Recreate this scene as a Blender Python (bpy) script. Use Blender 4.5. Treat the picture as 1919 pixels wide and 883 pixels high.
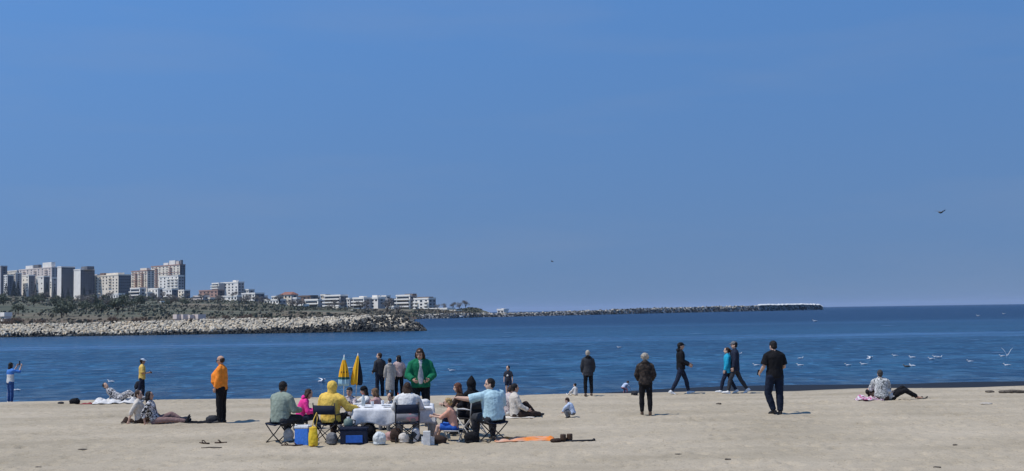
import bpy, bmesh, math, random
import numpy as np
from math import radians as R, sin, cos, pi, sqrt, atan2
from mathutils import Vector as V, Matrix, noise

random.seed(11)
for _o in list(bpy.data.objects):
    bpy.data.objects.remove(_o)
sc = bpy.context.scene
col = sc.collection

# ---------------------------------------------------------------- camera
W0, H0, F = 1919.0, 883.0, 2200.0
CAM_Z = 2.8
cam_d = bpy.data.cameras.new('camera')
cam = bpy.data.objects.new('camera', cam_d)
col.objects.link(cam)
cam_d.sensor_width = 36.0
cam_d.lens = F / W0 * 36.0
cam_d.clip_start = 0.5
cam_d.clip_end = 40000
CAM_R = (Matrix.Rotation(R(90 + 3.70), 4, 'X') @ Matrix.Rotation(-0.015, 4, 'Z'))
cam.matrix_world = Matrix.Translation((0, 0, CAM_Z)) @ CAM_R
sc.camera = cam

# ---------------------------------------------------------------- sky, sun, exposure
SUN_EL, SUN_AZ = 61.0, 250.0          # degrees; azimuth clockwise from +Y
w = bpy.data.worlds.new('World')
sc.world = w
w.use_nodes = True
nt = w.node_tree
bg = nt.nodes['Background']
sky = nt.nodes.new('ShaderNodeTexSky')
sky.sky_type = 'NISHITA'
sky.sun_disc = False
sky.sun_elevation = R(SUN_EL)
sky.sun_rotation = R(SUN_AZ)
sky.altitude = 0
sky.air_density = 1.0
sky.dust_density = 0.0
sky.ozone_density = 3.0
# the air over the sea is clear down to the horizon: read the sky a little above the true elevation
tcw = nt.nodes.new('ShaderNodeTexCoord')
mpw = nt.nodes.new('ShaderNodeMapping')
mpw.vector_type = 'POINT'
mpw.inputs['Location'].default_value = (0, 0, .30)
nmw = nt.nodes.new('ShaderNodeVectorMath'); nmw.operation = 'NORMALIZE'
nt.links.new(tcw.outputs['Generated'], mpw.inputs[0])
nt.links.new(mpw.outputs[0], nmw.inputs[0])
nt.links.new(nmw.outputs[0], sky.inputs[0])
hs = nt.nodes.new('ShaderNodeHueSaturation')
hs.inputs['Saturation'].default_value = 1.1
hs.inputs['Value'].default_value = 1.0
nt.links.new(sky.outputs[0], hs.inputs['Color'])
# deeper blue overhead, greyer towards the sea
sxw = nt.nodes.new('ShaderNodeSeparateXYZ')
nt.links.new(tcw.outputs['Generated'], sxw.inputs[0])
mrw = nt.nodes.new('ShaderNodeMapRange')
mrw.inputs[1].default_value, mrw.inputs[2].default_value = 0.0, 0.26
nt.links.new(sxw.outputs[2], mrw.inputs[0])
tint = nt.nodes.new('ShaderNodeMix')
tint.data_type = 'RGBA'
tint.inputs[6].default_value = (0.92, 0.785, 0.72, 1)
tint.inputs[7].default_value = (1.03, 1.25, 1.38, 1)
pww = nt.nodes.new('ShaderNodeMath'); pww.operation = 'POWER'; pww.inputs[1].default_value = .85
nt.links.new(mrw.outputs[0], pww.inputs[0])
nt.links.new(pww.outputs[0], tint.inputs[0])
mulw = nt.nodes.new('ShaderNodeMix')
mulw.data_type = 'RGBA'
mulw.blend_type = 'MULTIPLY'
mulw.inputs[0].default_value = 1.0
nt.links.new(hs.outputs[0], mulw.inputs[6])
nt.links.new(tint.outputs[2], mulw.inputs[7])
# faint thin veils of high cloud
mpc = nt.nodes.new('ShaderNodeMapping')
mpc.inputs['Scale'].default_value = (2.2, 2.2, 15)
nt.links.new(tcw.outputs['Generated'], mpc.inputs[0])
nzc = nt.nodes.new('ShaderNodeTexNoise')
nzc.inputs['Scale'].default_value = 1.6
nzc.inputs['Detail'].default_value = 5
nt.links.new(mpc.outputs[0], nzc.inputs['Vector'])
mrc = nt.nodes.new('ShaderNodeMapRange')
mrc.inputs[1].default_value, mrc.inputs[2].default_value = .50, .80
mrc.inputs[3].default_value, mrc.inputs[4].default_value = 0.0, .13
nt.links.new(nzc.outputs[0], mrc.inputs[0])
veil = nt.nodes.new('ShaderNodeMix')
veil.data_type = 'RGBA'
nt.links.new(mrc.outputs[0], veil.inputs[0])
nt.links.new(mulw.outputs[2], veil.inputs[6])
veil.inputs[7].default_value = (2.6, 2.9, 3.5, 1)
nt.links.new(veil.outputs[2], bg.inputs['Color'])
bg.inputs['Strength'].default_value = 0.12
sd = bpy.data.lights.new('sun', 'SUN')
sun = bpy.data.objects.new('sun', sd)
col.objects.link(sun)
sd.energy = 3.6
sd.angle = R(0.5)
sd.color = (1.0, 0.95, 0.87)
to_sun = V((sin(R(SUN_AZ)) * cos(R(SUN_EL)), cos(R(SUN_AZ)) * cos(R(SUN_EL)), sin(R(SUN_EL))))
sun.rotation_euler = to_sun.to_track_quat('Z', 'Y').to_euler()
sun.location = (-30, -10, 60)
vs = sc.view_settings
vs.view_transform = 'Standard'
vs.look = 'None'
vs.exposure = 0.0
vs.gamma = 1.0
vs.use_curve_mapping = False
sc.cycles.use_denoising = True
sc.cycles.filter_width = 1.45
sc.cycles.volume_bounces = 1
sc.cycles.max_bounces = 6

# ---------------------------------------------------------------- pixel <-> world
def ray(x, y):
    return (CAM_R.to_3x3() @ V(((x - 959.5) / F, -(y - 441.5) / F, -1.0)))

def at_dist(x, y, Y):
    d = ray(x, y)
    t = Y / d.y
    return V((d.x * t, Y, CAM_Z + d.z * t))

WATER_Z = -0.30
def smooth(a, b, v):
    t = min(1, max(0, (v - a) / (b - a)))
    return t * t * (3 - 2 * t)

def shore_y(X):                        # where the water meets the sand
    return 42.7 + 4.6 * smooth(-1, 10, X) + 0.25 * sin(X * 0.35) + .12 * sin(X * 1.1 + 1)

def gz(X, Y):
    if Y < 41.4:
        z = -0.10 * smooth(33, 41.4, Y)
    else:
        s = shore_y(X)
        z = -0.10 - 0.20 * (Y - 41.4) / max(0.8, s - 41.4)
        z = max(z, -1.2)
    if Y < 42:
        z += 0.022 * noise.noise(V((X * .45, Y * .45, 3.1))) + 0.03 * noise.noise(V((X * .13, Y * .13, 9.1)))
    z += .045 * N3(X * .32, 4.4) * smooth(37.5, 41, Y) * (1 - smooth(41.6, 42.6, Y))
    return z

def on_ground(x, y):
    d = ray(x, y)
    Y = 25.0
    for _ in range(30):
        t = Y / d.y
        X = d.x * t
        t2 = (gz(X, min(Y, 41.4)) - CAM_Z) / d.z
        Y = .5 * Y + .5 * min(60, d.y * t2)
    X = d.x * Y / d.y
    return V((X, Y, gz(X, Y)))

def on_water(x, y):
    d = ray(x, y)
    t = (WATER_Z - CAM_Z) / d.z
    return V((d.x * t, d.y * t, WATER_Z))

def ppm(Y):
    return F / Y

# ---------------------------------------------------------------- materials
MATS = {}
def mat(name, c, rough=.85, var=.14, scale=25.0, bump=.25, bscale=None, spec=.25, metal=0.0, c2=None, trans=0.0):
    if name in MATS:
        return MATS[name]
    m = bpy.data.materials.new(name)
    m.use_nodes = True
    n, l = m.node_tree.nodes, m.node_tree.links
    b = n['Principled BSDF']
    b.inputs['Roughness'].default_value = rough
    b.inputs['Metallic'].default_value = metal
    b.inputs['Specular IOR Level'].default_value = spec
    tc = n.new('ShaderNodeTexCoord')
    nz = n.new('ShaderNodeTexNoise')
    nz.inputs['Scale'].default_value = scale
    nz.inputs['Detail'].default_value = 4
    l.new(tc.outputs['Object'], nz.inputs['Vector'])
    mx = n.new('ShaderNodeMix')
    mx.data_type = 'RGBA'
    lo = [max(0, v * (1 - var)) for v in c]
    hi = [min(1, v * (1 + var)) for v in c] if c2 is None else list(c2)
    if c2 is not None:
        lo = list(c)
    mx.inputs[6].default_value = (*lo, 1)
    mx.inputs[7].default_value = (*hi, 1)
    mr = n.new('ShaderNodeMapRange')
    mr.inputs[1].default_value = .35
    mr.inputs[2].default_value = .65
    l.new(nz.outputs[0], mr.inputs[0])
    l.new(mr.outputs[0], mx.inputs[0])
    l.new(mx.outputs[2], b.inputs['Base Color'])
    if bump:
        nb = n.new('ShaderNodeTexNoise')
        nb.inputs['Scale'].default_value = bscale or scale * 3
        nb.inputs['Detail'].default_value = 3
        l.new(tc.outputs['Object'], nb.inputs['Vector'])
        bp = n.new('ShaderNodeBump')
        bp.inputs['Strength'].default_value = bump
        bp.inputs['Distance'].default_value = .02
        l.new(nb.outputs[0], bp.inputs['Height'])
        l.new(bp.outputs[0], b.inputs['Normal'])
    if trans:
        b.inputs['Transmission Weight'].default_value = trans
    MATS[name] = m
    return m

def pattern(name, cols, scale=14.0, rough=.85, kind='NOISE', bump=.2):
    """blotches of several colours, sharply divided (printed cloth)"""
    m = bpy.data.materials.new(name)
    m.use_nodes = True
    n, l = m.node_tree.nodes, m.node_tree.links
    b = n['Principled BSDF']
    b.inputs['Roughness'].default_value = rough
    b.inputs['Specular IOR Level'].default_value = .2
    tc = n.new('ShaderNodeTexCoord')
    if kind == 'VORONOI':
        nz = n.new('ShaderNodeTexVoronoi')
        nz.inputs['Scale'].default_value = scale
        l.new(tc.outputs['Object'], nz.inputs['Vector'])
        sp = n.new('ShaderNodeSeparateColor')
        l.new(nz.outputs['Color'], sp.inputs[0])
        src = sp.outputs[0]
        lo, hi = 0.0, 1.0
    elif kind == 'STRIPES':
        nz = n.new('ShaderNodeTexWave')
        nz.inputs['Scale'].default_value = scale
        nz.inputs['Distortion'].default_value = 1.5
        l.new(tc.outputs['Object'], nz.inputs['Vector'])
        src = nz.outputs[0]
        lo, hi = 0.0, 1.0
    else:
        nz = n.new('ShaderNodeTexNoise')
        nz.inputs['Scale'].default_value = scale
        nz.inputs['Detail'].default_value = 2
        l.new(tc.outputs['Object'], nz.inputs['Vector'])
        src = nz.outputs[0]
        lo, hi = .35, .65
    cr = n.new('ShaderNodeValToRGB')
    cr.color_ramp.interpolation = 'CONSTANT'
    els = cr.color_ramp.elements
    while len(els) < len(cols):
        els.new(.5)
    for i, c in enumerate(cols):
        els[i].position = lo + (hi - lo) * i / len(cols) if i else 0.0
        els[i].color = (*c, 1)
    l.new(src, cr.inputs[0])
    l.new(cr.outputs[0], b.inputs['Base Color'])
    nb = n.new('ShaderNodeTexNoise')
    nb.inputs['Scale'].default_value = 60
    l.new(tc.outputs['Object'], nb.inputs['Vector'])
    bp = n.new('ShaderNodeBump')
    bp.inputs['Strength'].default_value = bump
    bp.inputs['Distance'].default_value = .01
    l.new(nb.outputs[0], bp.inputs['Height'])
    l.new(bp.outputs[0], b.inputs['Normal'])
    MATS[name] = m
    return m

def zones(name, stops, rough=.85, axis='Z'):
    """colour by height (or other axis) in the object's own coordinates: stops = [(pos, colour)...]"""
    m = bpy.data.materials.new(name)
    m.use_nodes = True
    n, l = m.node_tree.nodes, m.node_tree.links
    b = n['Principled BSDF']
    b.inputs['Roughness'].default_value = rough
    b.inputs['Specular IOR Level'].default_value = .2
    tc = n.new('ShaderNodeTexCoord')
    sx = n.new('ShaderNodeSeparateXYZ')
    l.new(tc.outputs['Object'], sx.inputs[0])
    lo, hi = stops[0][0] - 1e-3, stops[-1][0] + 1e-3
    mr = n.new('ShaderNodeMapRange')
    mr.inputs[1].default_value, mr.inputs[2].default_value = lo, hi
    l.new(sx.outputs['XYZ'.index(axis)], mr.inputs[0])
    cr = n.new('ShaderNodeValToRGB')
    cr.color_ramp.interpolation = 'CONSTANT'
    els = cr.color_ramp.elements
    while len(els) < len(stops):
        els.new(.5)
    for i, (p, c) in enumerate(stops):
        els[i].position = (p - lo) / (hi - lo) if i else 0
        els[i].color = (*c, 1)
    l.new(mr.outputs[0], cr.inputs[0])
    l.new(cr.outputs[0], b.inputs['Base Color'])
    MATS[name] = m
    return m

# ---------------------------------------------------------------- mesh helpers
def tag(o, label=None, cat=None, group=None, kind=None):
    if label and not 4 <= len(label.split()) <= 16: print('LABEL', len(label.split()), label)
    if label: o['label'] = label
    if cat: o['category'] = cat
    if group: o['group'] = group
    if kind: o['kind'] = kind
    return o

def empty(name, loc=(0, 0, 0), rz=0.0):
    o = bpy.data.objects.new(name, None)
    col.objects.link(o)
    o.location = loc
    o.rotation_euler = (0, 0, rz)
    o.empty_display_size = .2
    return o

def children(o):
    return list(o.children)

def copy_tree(o, parent=None):
    c = o.copy()
    col.objects.link(c)
    c.parent = parent
    for ch in children(o):
        copy_tree(ch, c)
    return c

def link_mesh(name, me, m, parent=None):
    o = bpy.data.objects.new(name, me)
    col.objects.link(o)
    if m is not None:
        me.materials.clear()
        for q in (m if isinstance(m, (list, tuple)) else [m]):
            me.materials.append(q)
    o.parent = parent
    return o

class MB:
    def __init__(self):
        self.bm = bmesh.new()

    def box(self, c, s, rot=None, mi=0):
        M = Matrix.Translation(V(c)) @ (rot.to_4x4() if rot is not None else Matrix.Identity(4)) @ Matrix.Diagonal((s[0], s[1], s[2], 1))
        r = bmesh.ops.create_cube(self.bm, size=1.0, matrix=M)
        if mi:
            for f in {f for v in r['verts'] for f in v.link_faces}:
                f.material_index = mi
        return self

    def ell(self, c, r, rot=None, sub=2):
        M = Matrix.Translation(V(c)) @ (rot.to_4x4() if rot is not None else Matrix.Identity(4)) @ Matrix.Diagonal((r[0], r[1], r[2], 1))
        bmesh.ops.create_icosphere(self.bm, subdivisions=sub, radius=1.0, matrix=M)
        return self

    def tube(self, pts, radii, seg=10, right=None, closed=False):
        pts = [V(p) for p in pts]
        n = len(pts)
        rings = []
        for i, p in enumerate(pts):
            t = (pts[min(i + 1, n - 1)] - pts[max(i - 1, 0)]).normalized()
            u = V(right) if right is not None else V((1, 0, 0))
            if abs(u.normalized().dot(t)) > .95:
                u = V((0, 1, 0)) if abs(t.y) < .9 else V((0, 0, 1))
            u = (u - t * u.dot(t)).normalized()
            v = t.cross(u)
            rr = radii[i] if isinstance(radii, (list, tuple)) else radii
            rx, ry = rr if isinstance(rr, (list, tuple)) else (rr, rr)
            rings.append([self.bm.verts.new(p + u * rx * cos(2 * pi * k / seg) + v * ry * sin(2 * pi * k / seg)) for k in range(seg)])
        for a, b in zip(rings, rings[1:]):
            for k in range(seg):
                self.bm.faces.new((a[k], a[(k + 1) % seg], b[(k + 1) % seg], b[k]))
        self.bm.faces.new(list(reversed(rings[0])))
        self.bm.faces.new(rings[-1])
        return self

    def cone(self, p0, r0, p1, r1, seg=10):
        self.tube([p0, p1], [r0, r1], seg)
        self.ell(p0, (r0 * .99,) * 3, sub=2)
        self.ell(p1, (r1 * .99,) * 3, sub=2)
        return self

    def poly(self, pts):
        self.bm.faces.new([self.bm.verts.new(V(p)) for p in pts])
        return self

    def xform(self, M):
        bmesh.ops.transform(self.bm, matrix=M, verts=self.bm.verts[:])
        return self

    def build(self, name, m, parent=None, smooth=False, bevel=0.0):
        me = bpy.data.meshes.new(name)
        if bevel:
            bmesh.ops.bevel(self.bm, geom=self.bm.edges[:], offset=bevel, segments=2, affect='EDGES', profile=.7)
        bmesh.ops.recalc_face_normals(self.bm, faces=self.bm.faces[:])
        self.bm.to_mesh(me)
        self.bm.free()
        if smooth:
            me.shade_smooth()
        return link_mesh(name, me, m, parent)

    def remesh(self, name, m, parent=None, voxel=.01, it=3, disp=None, fac=.5, thin=None):
        me = bpy.data.meshes.new(name)
        bmesh.ops.recalc_face_normals(self.bm, faces=self.bm.faces[:])
        self.bm.to_mesh(me)
        self.bm.free()
        o = bpy.data.objects.new('tmp', me)
        col.objects.link(o)
        md = o.modifiers.new('r', 'REMESH')
        md.mode = 'VOXEL'
        md.voxel_size = voxel
        md.adaptivity = 0
        if it:
            s = o.modifiers.new('s', 'SMOOTH')
            s.iterations = it
            s.factor = fac
        for dd in (disp or []):
            d = o.modifiers.new('d', 'DISPLACE')
            key = 'clouds_%g' % dd[1]
            tx = bpy.data.textures.get(key)
            if tx is None:
                tx = bpy.data.textures.new(key, 'CLOUDS')
                tx.noise_scale = dd[1]
                tx.noise_depth = 2
            d.texture = tx
            d.texture_coords = 'LOCAL'
            d.strength = dd[0]
            d.mid_level = .5
        dg = bpy.context.evaluated_depsgraph_get()
        dg.update()
        ev = o.evaluated_get(dg)
        me2 = bpy.data.meshes.new_from_object(ev)
        me2.name = name
        bpy.data.objects.remove(o)
        bpy.data.meshes.remove(me)
        me2.shade_smooth()
        return link_mesh(name, me2, m, parent)

def N3(x, y, z=0.0):
    return noise.noise(V((x, y, z)))
# ---------------------------------------------------------------- people
SKIN = mat('skin', (.50, .30, .21), rough=.6, var=.1, scale=9, bump=.05)
SKIN_PALE = mat('skin_pale', (.60, .39, .29), rough=.6, var=.1, scale=9, bump=.05)
SKIN_TAN = mat('skin_tan', (.36, .20, .13), rough=.6, var=.1, scale=9, bump=.05)
EYE = mat('eye_dark', (.02, .015, .012), rough=.2, bump=0)
LIP = mat('lip', (.36, .13, .11), rough=.5, bump=0)
HAIR_BLACK = mat('hair_black', (.012, .010, .010), rough=.5, var=.5, scale=50, bump=.6)
HAIR_BROWN = mat('hair_brown', (.045, .024, .014), rough=.5, var=.4, scale=50, bump=.6)
HAIR_RED = mat('hair_red_brown', (.11, .038, .02), rough=.5, var=.4, scale=50, bump=.6)
HAIR_GREY = mat('hair_grey_blonde', (.42, .37, .30), rough=.6, var=.35, scale=40, bump=.6)
HAIR_BLOND = mat('hair_blond', (.40, .28, .13), rough=.6, var=.35, scale=40, bump=.6)
HAIR_WHITE = mat('hair_white_grey', (.35, .34, .33), rough=.6, var=.3, scale=40, bump=.6)
SHOE_BLACK = mat('shoe_black', (.018, .018, .02), rough=.5, bump=.1)
SHOE_WHITE = mat('shoe_white', (.75, .75, .73), rough=.6, bump=.1)
SHOE_BROWN = mat('shoe_brown', (.07, .042, .026), rough=.6, bump=.1)

def nv(v):
    return V(v).normalized()

def sym(v):
    """direction for the right side, mirrored for the left"""
    return {1: nv(v), -1: nv((-v[0], v[1], v[2]))}

def lr(l, r):
    return {-1: nv(l), 1: nv(r)}

STAND = dict(ua=sym((.22, -.05, -1)), fa=sym((.05, .16, -1)), th=sym((.06, .03, -1)), sh=sym((0, -.04, -1)))
SIT = dict(ua=sym((.25, .25, -1)), fa=sym((-.15, .9, -.1)), th=sym((.16, 1, -.02)), sh=sym((.03, .05, -1)))
WALK = dict(ua=lr((-.12, .3, -1), (.12, -.3, -1)), fa=lr((0, .8, -.6), (0, .1, -1)),
            th=lr((-.05, -.22, -1), (.05, .48, -1)), sh=lr((0, -.75, -1), (0, .22, -1)),
            fd=lr((0, .75, -.6), (0, 1, .22)))

def person(label, loc, rz, H=1.72, pose=STAND, skin=SKIN, clothes=(), hair=None, shoes=None, face=False,
           pz=None, t=(0, 0, 1), t2=None, h=None, hf=None, r2=None, curl=.5, b=1.0, hs=1.0, vox=.0085, belly=0.0,
           fingers=True, group=None, extras=(), r1=(1, 0, 0), xy=(0, 0)):
    k = H / 1.75
    fd0 = pose.get('fd')
    t = nv(t); t2 = nv(t2) if t2 else t
    r = nv(r1)
    r = (r - t * r.dot(t)).normalized()
    r2 = nv(r2) if r2 else r
    r2 = (r2 - t2 * r2.dot(t2)).normalized()
    f1, f2 = t.cross(r), t2.cross(r2)
    pel = V((0, 0, 0))
    w1 = pel + t * .15
    w2 = w1 + (t + t2).normalized() * .14
    ch = w2 + t2 * .12
    shl = ch + t2 * .08
    nb = shl + t2 * .045
    h = nv(h) if h else (t2 + V((0, 0, 1))).normalized()
    hf = nv(hf) if hf else f2
    hf = (hf - h * hf.dot(h)).normalized()
    hr = hf.cross(h)
    hs = hs * 1.05
    hc = nb + t2 * .026 + h * .122 * (1 + (hs - 1) * .8) + hf * .022
    # legs
    hip, knee, ank, ft = {}, {}, {}, {}
    for s in (-1, 1):
        hip[s] = pel + r * .088 * s * b - t * .03
        knee[s] = hip[s] + pose['th'][s] * .43
        ank[s] = knee[s] + pose['sh'][s] * .42
        d = fd0[s] if fd0 else None
        if d is None:
            sh = pose['sh'][s]
            d = V((f1.x, f1.y, 0)) if abs(f1.z) < .9 else V((0, 1, 0))
            th = pose['th'][s]
            if V((th.x, th.y)).length > .5:
                d = V((th.x, th.y, 0))
            if abs(sh.z) < .6:
                d = V((0, 0, 1)) + sh * .5
            d = d.normalized()
        ft[s] = d
    sho, elb, wri, hd = {}, {}, {}, {}
    for s in (-1, 1):
        sho[s] = shl + r2 * .168 * s * b - t2 * .03
        elb[s] = sho[s] + pose['ua'][s] * .285
        wri[s] = elb[s] + pose['fa'][s] * .245
        hd[s] = pose['hd'][s] if 'hd' in pose else pose['fa'][s]
    # height of the pelvis above the ground
    if pz is None:
        low = 0
        for s in (-1, 1):
            up = -(pose['sh'][s])
            toe = ank[s] + ft[s] * .16
            low = min(low, ank[s].z - .075, toe.z - .055)
        off = -low
    else:
        off = pz / k
    off = V((xy[0], xy[1], off))
    T = Matrix.Diagonal((k, k, k, 1)) @ Matrix.Translation(off)

    def torso(mb, d, s0, s1):
        """torso loft grown by d, from s0 (below pelvis negative) to s1 (1 = neck base)"""
        P = [(-.16, pel - t * .16, .165, .115), (-.08, pel - t * .08, .165, .115), (.0, pel, .165, .118), (.15, w1, .142 + belly * .5, .105 + belly), (.29, w2, .152 + belly * .3, .112 + belly * .7),
             (.41, ch, .168, .112), (.455, shl - t2 * .02, .152, .095), (.49, shl + t2 * .018, .105, .078), (.515, nb, .068, .062)]
        pts, rad = [], []
        for s_, p, a, c in P:
            if s0 - 1e-6 <= s_ <= s1 + 1e-6:
                pts.append(p + (f1 if s_ < .3 else f2) * (belly * .8 if .1 < s_ < .35 else 0)); rad.append(((a * b + d), (c * b + d)))
        mb.tube(pts, rad, 18, right=r2)

    body = MB()
    torso(body, 0, 0, .52)
    body.ell(pel - t * .03, (.155 * b, .115 * b, .1), Matrix((r, f1, t)).transposed())
    for s in (-1, 1):
        body.ell(hip[s] - f1 * .03 - t * .02, (.085 * b,) * 3)
        body.cone(hip[s], .088 * b, knee[s], .056 * b)
        body.cone(knee[s], .054 * b, ank[s], .036)
        calf = knee[s] + pose['sh'][s] * .13
        back = -(ft[s] - pose['sh'][s] * ft[s].dot(pose['sh'][s]))
        if back.length > .2:
            body.ell(calf + back.normalized() * .018, (.047 * b, .047 * b, .06))
        # foot
        u = -pose['sh'][s]
        u = (u - ft[s] * u.dot(ft[s]))
        u = u.normalized() if u.length > .2 else V((0, 0, 1))
        fr = ft[s].cross(u)
        body.ell(ank[s] - u * .038 - ft[s] * .03, (.033, .04, .035), Matrix((fr, ft[s], u)).transposed())
        body.tube([ank[s] - u * .03 - ft[s] * .04, ank[s] - u * .035 + ft[s] * .04, ank[s] - u * .05 + ft[s] * .13, ank[s] - u * .056 + ft[s] * .19],
                  [(.030, .036), (.036, .036), (.044, .022), (.032, .012)], 10, right=fr)
        # arm
        body.ell(sho[s] - t2 * .012 - r2 * s * .012, (.050 * b,) * 3)
        body.cone(sho[s], .046 * b, elb[s], .038 * b)
        body.cone(elb[s], .041 * b, wri[s], .026 * b)
        # hand: palm, four fingers, thumb
        d = hd[s]
        pn = pose['pn'][s] if 'pn' in pose else None
        if pn is None:
            pn = -r2 * s
            if abs(pn.dot(d)) > .8:
                pn = V((0, 0, -1))
        pn = (pn - d * pn.dot(d)).normalized()
        hw = d.cross(pn)
        if hw.dot(f2) < 0 and abs(hw.dot(f2)) > .3: hw = -hw
        if hw.z < 0 and abs(hw.dot(f2)) <= .3: hw = -hw
        body.ell(wri[s] + d * .045, (.040, .055, .017), Matrix((hw, d, pn)).transposed())
        if fingers:
            for q, (o_, L) in enumerate(((-.033, .055), (-.011, .072), (.011, .078), (.033, .070))):
                p0 = wri[s] + d * .075 + hw * o_ * .95
                d1 = (d * cos(curl) + pn * sin(curl) + hw * o_ * 2.5).normalized()
                d2 = (d * cos(curl * 2.2) + pn * sin(curl * 2.2)).normalized()
                p1 = p0 + d1 * L * .6
                p2 = p1 + d2 * L * .5
                body.tube([p0, p1, p2], [.0092, .0088, .0075], 7)
            p0 = wri[s] + d * .025 + hw * .030
            p1 = p0 + (d * .6 + hw * .7 + pn * .35).normalized() * .042
            p2 = p1 + (d * .9 + hw * .15 + pn * .3).normalized() * .032
            body.tube([p0, p1, p2], [.013, .0105, .0085], 7)
    for s in (-1, 1):
        body.tube([nb + t2 * .02, sho[s].lerp(nb, .25) + t2 * .012], [.044, .034], 10)
    # neck and head
    body.tube([nb - t2 * .03, nb + t2 * .03, hc - h * .06 * hs], [.075, .054, .052], 12)
    HM = Matrix((hr, hf, h)).transposed()
    def HP(v):
        return hc + HM @ (V(v) * hs)
    body.ell(HP((0, -.008, .025)), (.074 * hs, .094 * hs, .09 * hs), HM, 3)
    body.ell(HP((0, .014, -.045)), (.062 * hs, .072 * hs, .074 * hs), HM, 3)
    body.ell(HP((0, .045, -.095)), (.030 * hs, .030 * hs, .024 * hs), HM)
    body.tube([HP((0, .083, .012)), HP((0, .106, -.028)), HP((0, .092, -.040))], [.009 * hs, .014 * hs, .012 * hs], 8)
    for s in (-1, 1):
        body.ell(HP((.074 * s, -.005, -.02)), (.010 * hs, .019 * hs, .032 * hs), HM)
    body.xform(T)
    o = body.remesh('person', skin, None, voxel=vox, it=2)
    o.location = loc
    o.rotation_euler = (0, 0, rz)
    tag(o, label, 'person', group)

    def add(mb, name, m, **kw):
        mb.xform(T)
        kw.setdefault('voxel', .013)
        return mb.remesh(name, m, o, **kw)

    WR = [(.018, .09), (.010, .035)]
    for c in clothes:
        n, m, d = c['name'], c['mat'], c.get('d', .016)
        mb = MB()
        if c['type'] == 'top':
            torso(mb, d, c.get('hem', -.08), .52)
            sl = c.get('sleeve', 2)
            sr = c.get('sr', 1.0)
            for s in (-1, 1):
                mb.ell(sho[s] - t2 * .006 - r2 * s * .012, (.054 * b + d * .55,) * 3)
                mb.tube([nb + t2 * .006, sho[s].lerp(nb, .2) + t2 * .006], [.052 + d * .5, .044 * b + d * .5], 10)
                if sl > 0:
                    q = min(1, sl)
                    e = sho[s].lerp(elb[s], q)
                    mb.tube([sho[s], e], [.050 * b + d * .75, (.044 * b + d) * sr], 12)
                    if sl >= 1:
                        mb.ell(elb[s], (.044 * b + d,) * 3)
                    if sl > 1:
                        e2 = elb[s].lerp(wri[s], (sl - 1) * .96)
                        mb.tube([elb[s], e2], [(.044 * b + d) * sr, (.031 * b + d) * sr], 12)
            if c.get('collar'):
                mb.tube([nb - t2 * .02, nb + t2 * .035], [.085, .072], 14)
            if pz is not None or c.get('round'):
                mb.ell(pel - t * .02, (.165 * b + d, .12 * b + d, .1), Matrix((r, f1, t)).transposed())
        elif c['type'] == 'bottom':
            ln = c.get('len', 2)
            torso(mb, d * .8, 0, .16)
            mb.ell(pel - t * .04, (.160 * b + d * .6, .118 * b + d * .6, .1), Matrix((r, f1, t)).transposed())
            fl = c.get('flare', 1.0)
            for s in (-1, 1):
                mb.ell(hip[s] - f1 * .03 - t * .02, (.087 * b + d,) * 3)
                kq = hip[s].lerp(knee[s], min(1, ln))
                mb.tube([hip[s], kq], [.090 * b + d, (.06 * b + d) if ln >= 1 else (.075 * b + d * 2)], 14)
                if ln >= 1:
                    mb.ell(hip[s], (.088 * b + d,) * 3)
                    mb.ell(knee[s], (.058 * b + d,) * 3)
                if ln > 1:
                    a2 = knee[s].lerp(ank[s], (ln - 1))
                    mid = knee[s].lerp(a2, .4)
                    mb.tube([knee[s], mid, a2], [.058 * b + d, .060 * b + d, (.042 + d) * fl], 14)
        elif c['type'] == 'skirt':
            L = c['len']
            pts = [pel + t * .16, pel + t * .02, pel - t * L * .5, pel - t * L]
            mb.tube(pts, [(.15 * b + d, .115 * b + d), (.17 * b + d, .13 * b + d), (.19 * b + d, .16 * b + d), (c.get('w', .24), c.get('w', .24) * .9)], 18, right=r)
        elif c['type'] == 'front':            # what shows between the open halves of a jacket
            pts = [pel + t * .0 + f1 * .050, w1 + f1 * .058, w2 + f1 * .060, ch + f2 * .058, shl + f2 * .052, nb + f2 * .032]
            mb.tube(pts, [(.095 + d, .105 + d), (.09 + d, .09 + d + belly), (.085 + d, .092 + d), (.078 + d, .086 + d), (.062 + d, .064 + d), (.062, .058)], 14, right=r2)
        elif c['type'] == 'hood':
            e = c.get('e', 0)
            mb.ell(HP((0, -.028, .012)), (.108 * hs, .118 * hs, .128 * hs), HM, 3)
            if e:
                mb.tube([HP((0, -.03, .05)), HP((0, -.045, .11)), HP((0, -.06, .11 + e))], [.102 * hs, .075 * hs, .02], 12)
            mb.tube([HP((0, -.03, -.06)), nb - t2 * .03], [(.092 * hs, .095 * hs), (.125, .10)], 14, right=r2)
        elif c['type'] == 'hood_down':
            mb.ell(nb - f2 * .075 + t2 * .01, (.12, .065, .075), Matrix((r2, f2, t2)).transposed())
        elif c['type'] == 'cap':
            mb.ell(HP((0, -.006, .052)), (.083 * hs, .103 * hs, .072 * hs), HM, 3)
            mb.tube([HP((0, .07, .045)), HP((0, .165, .03))], [(.07 * hs, .012), (.045 * hs, .010)], 12, right=hr)
        elif c['type'] == 'beanie':
            mb.ell(HP((0, -.008, .05)), (.086 * hs, .106 * hs, .088 * hs), HM, 3)
        elif c['type'] == 'straps':
            continue
        dd = [(a * c.get('wr', 1.0), s_) for a, s_ in WR]
        add(mb, n, m, voxel=c.get('vox', .013), it=4, disp=dd)
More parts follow.
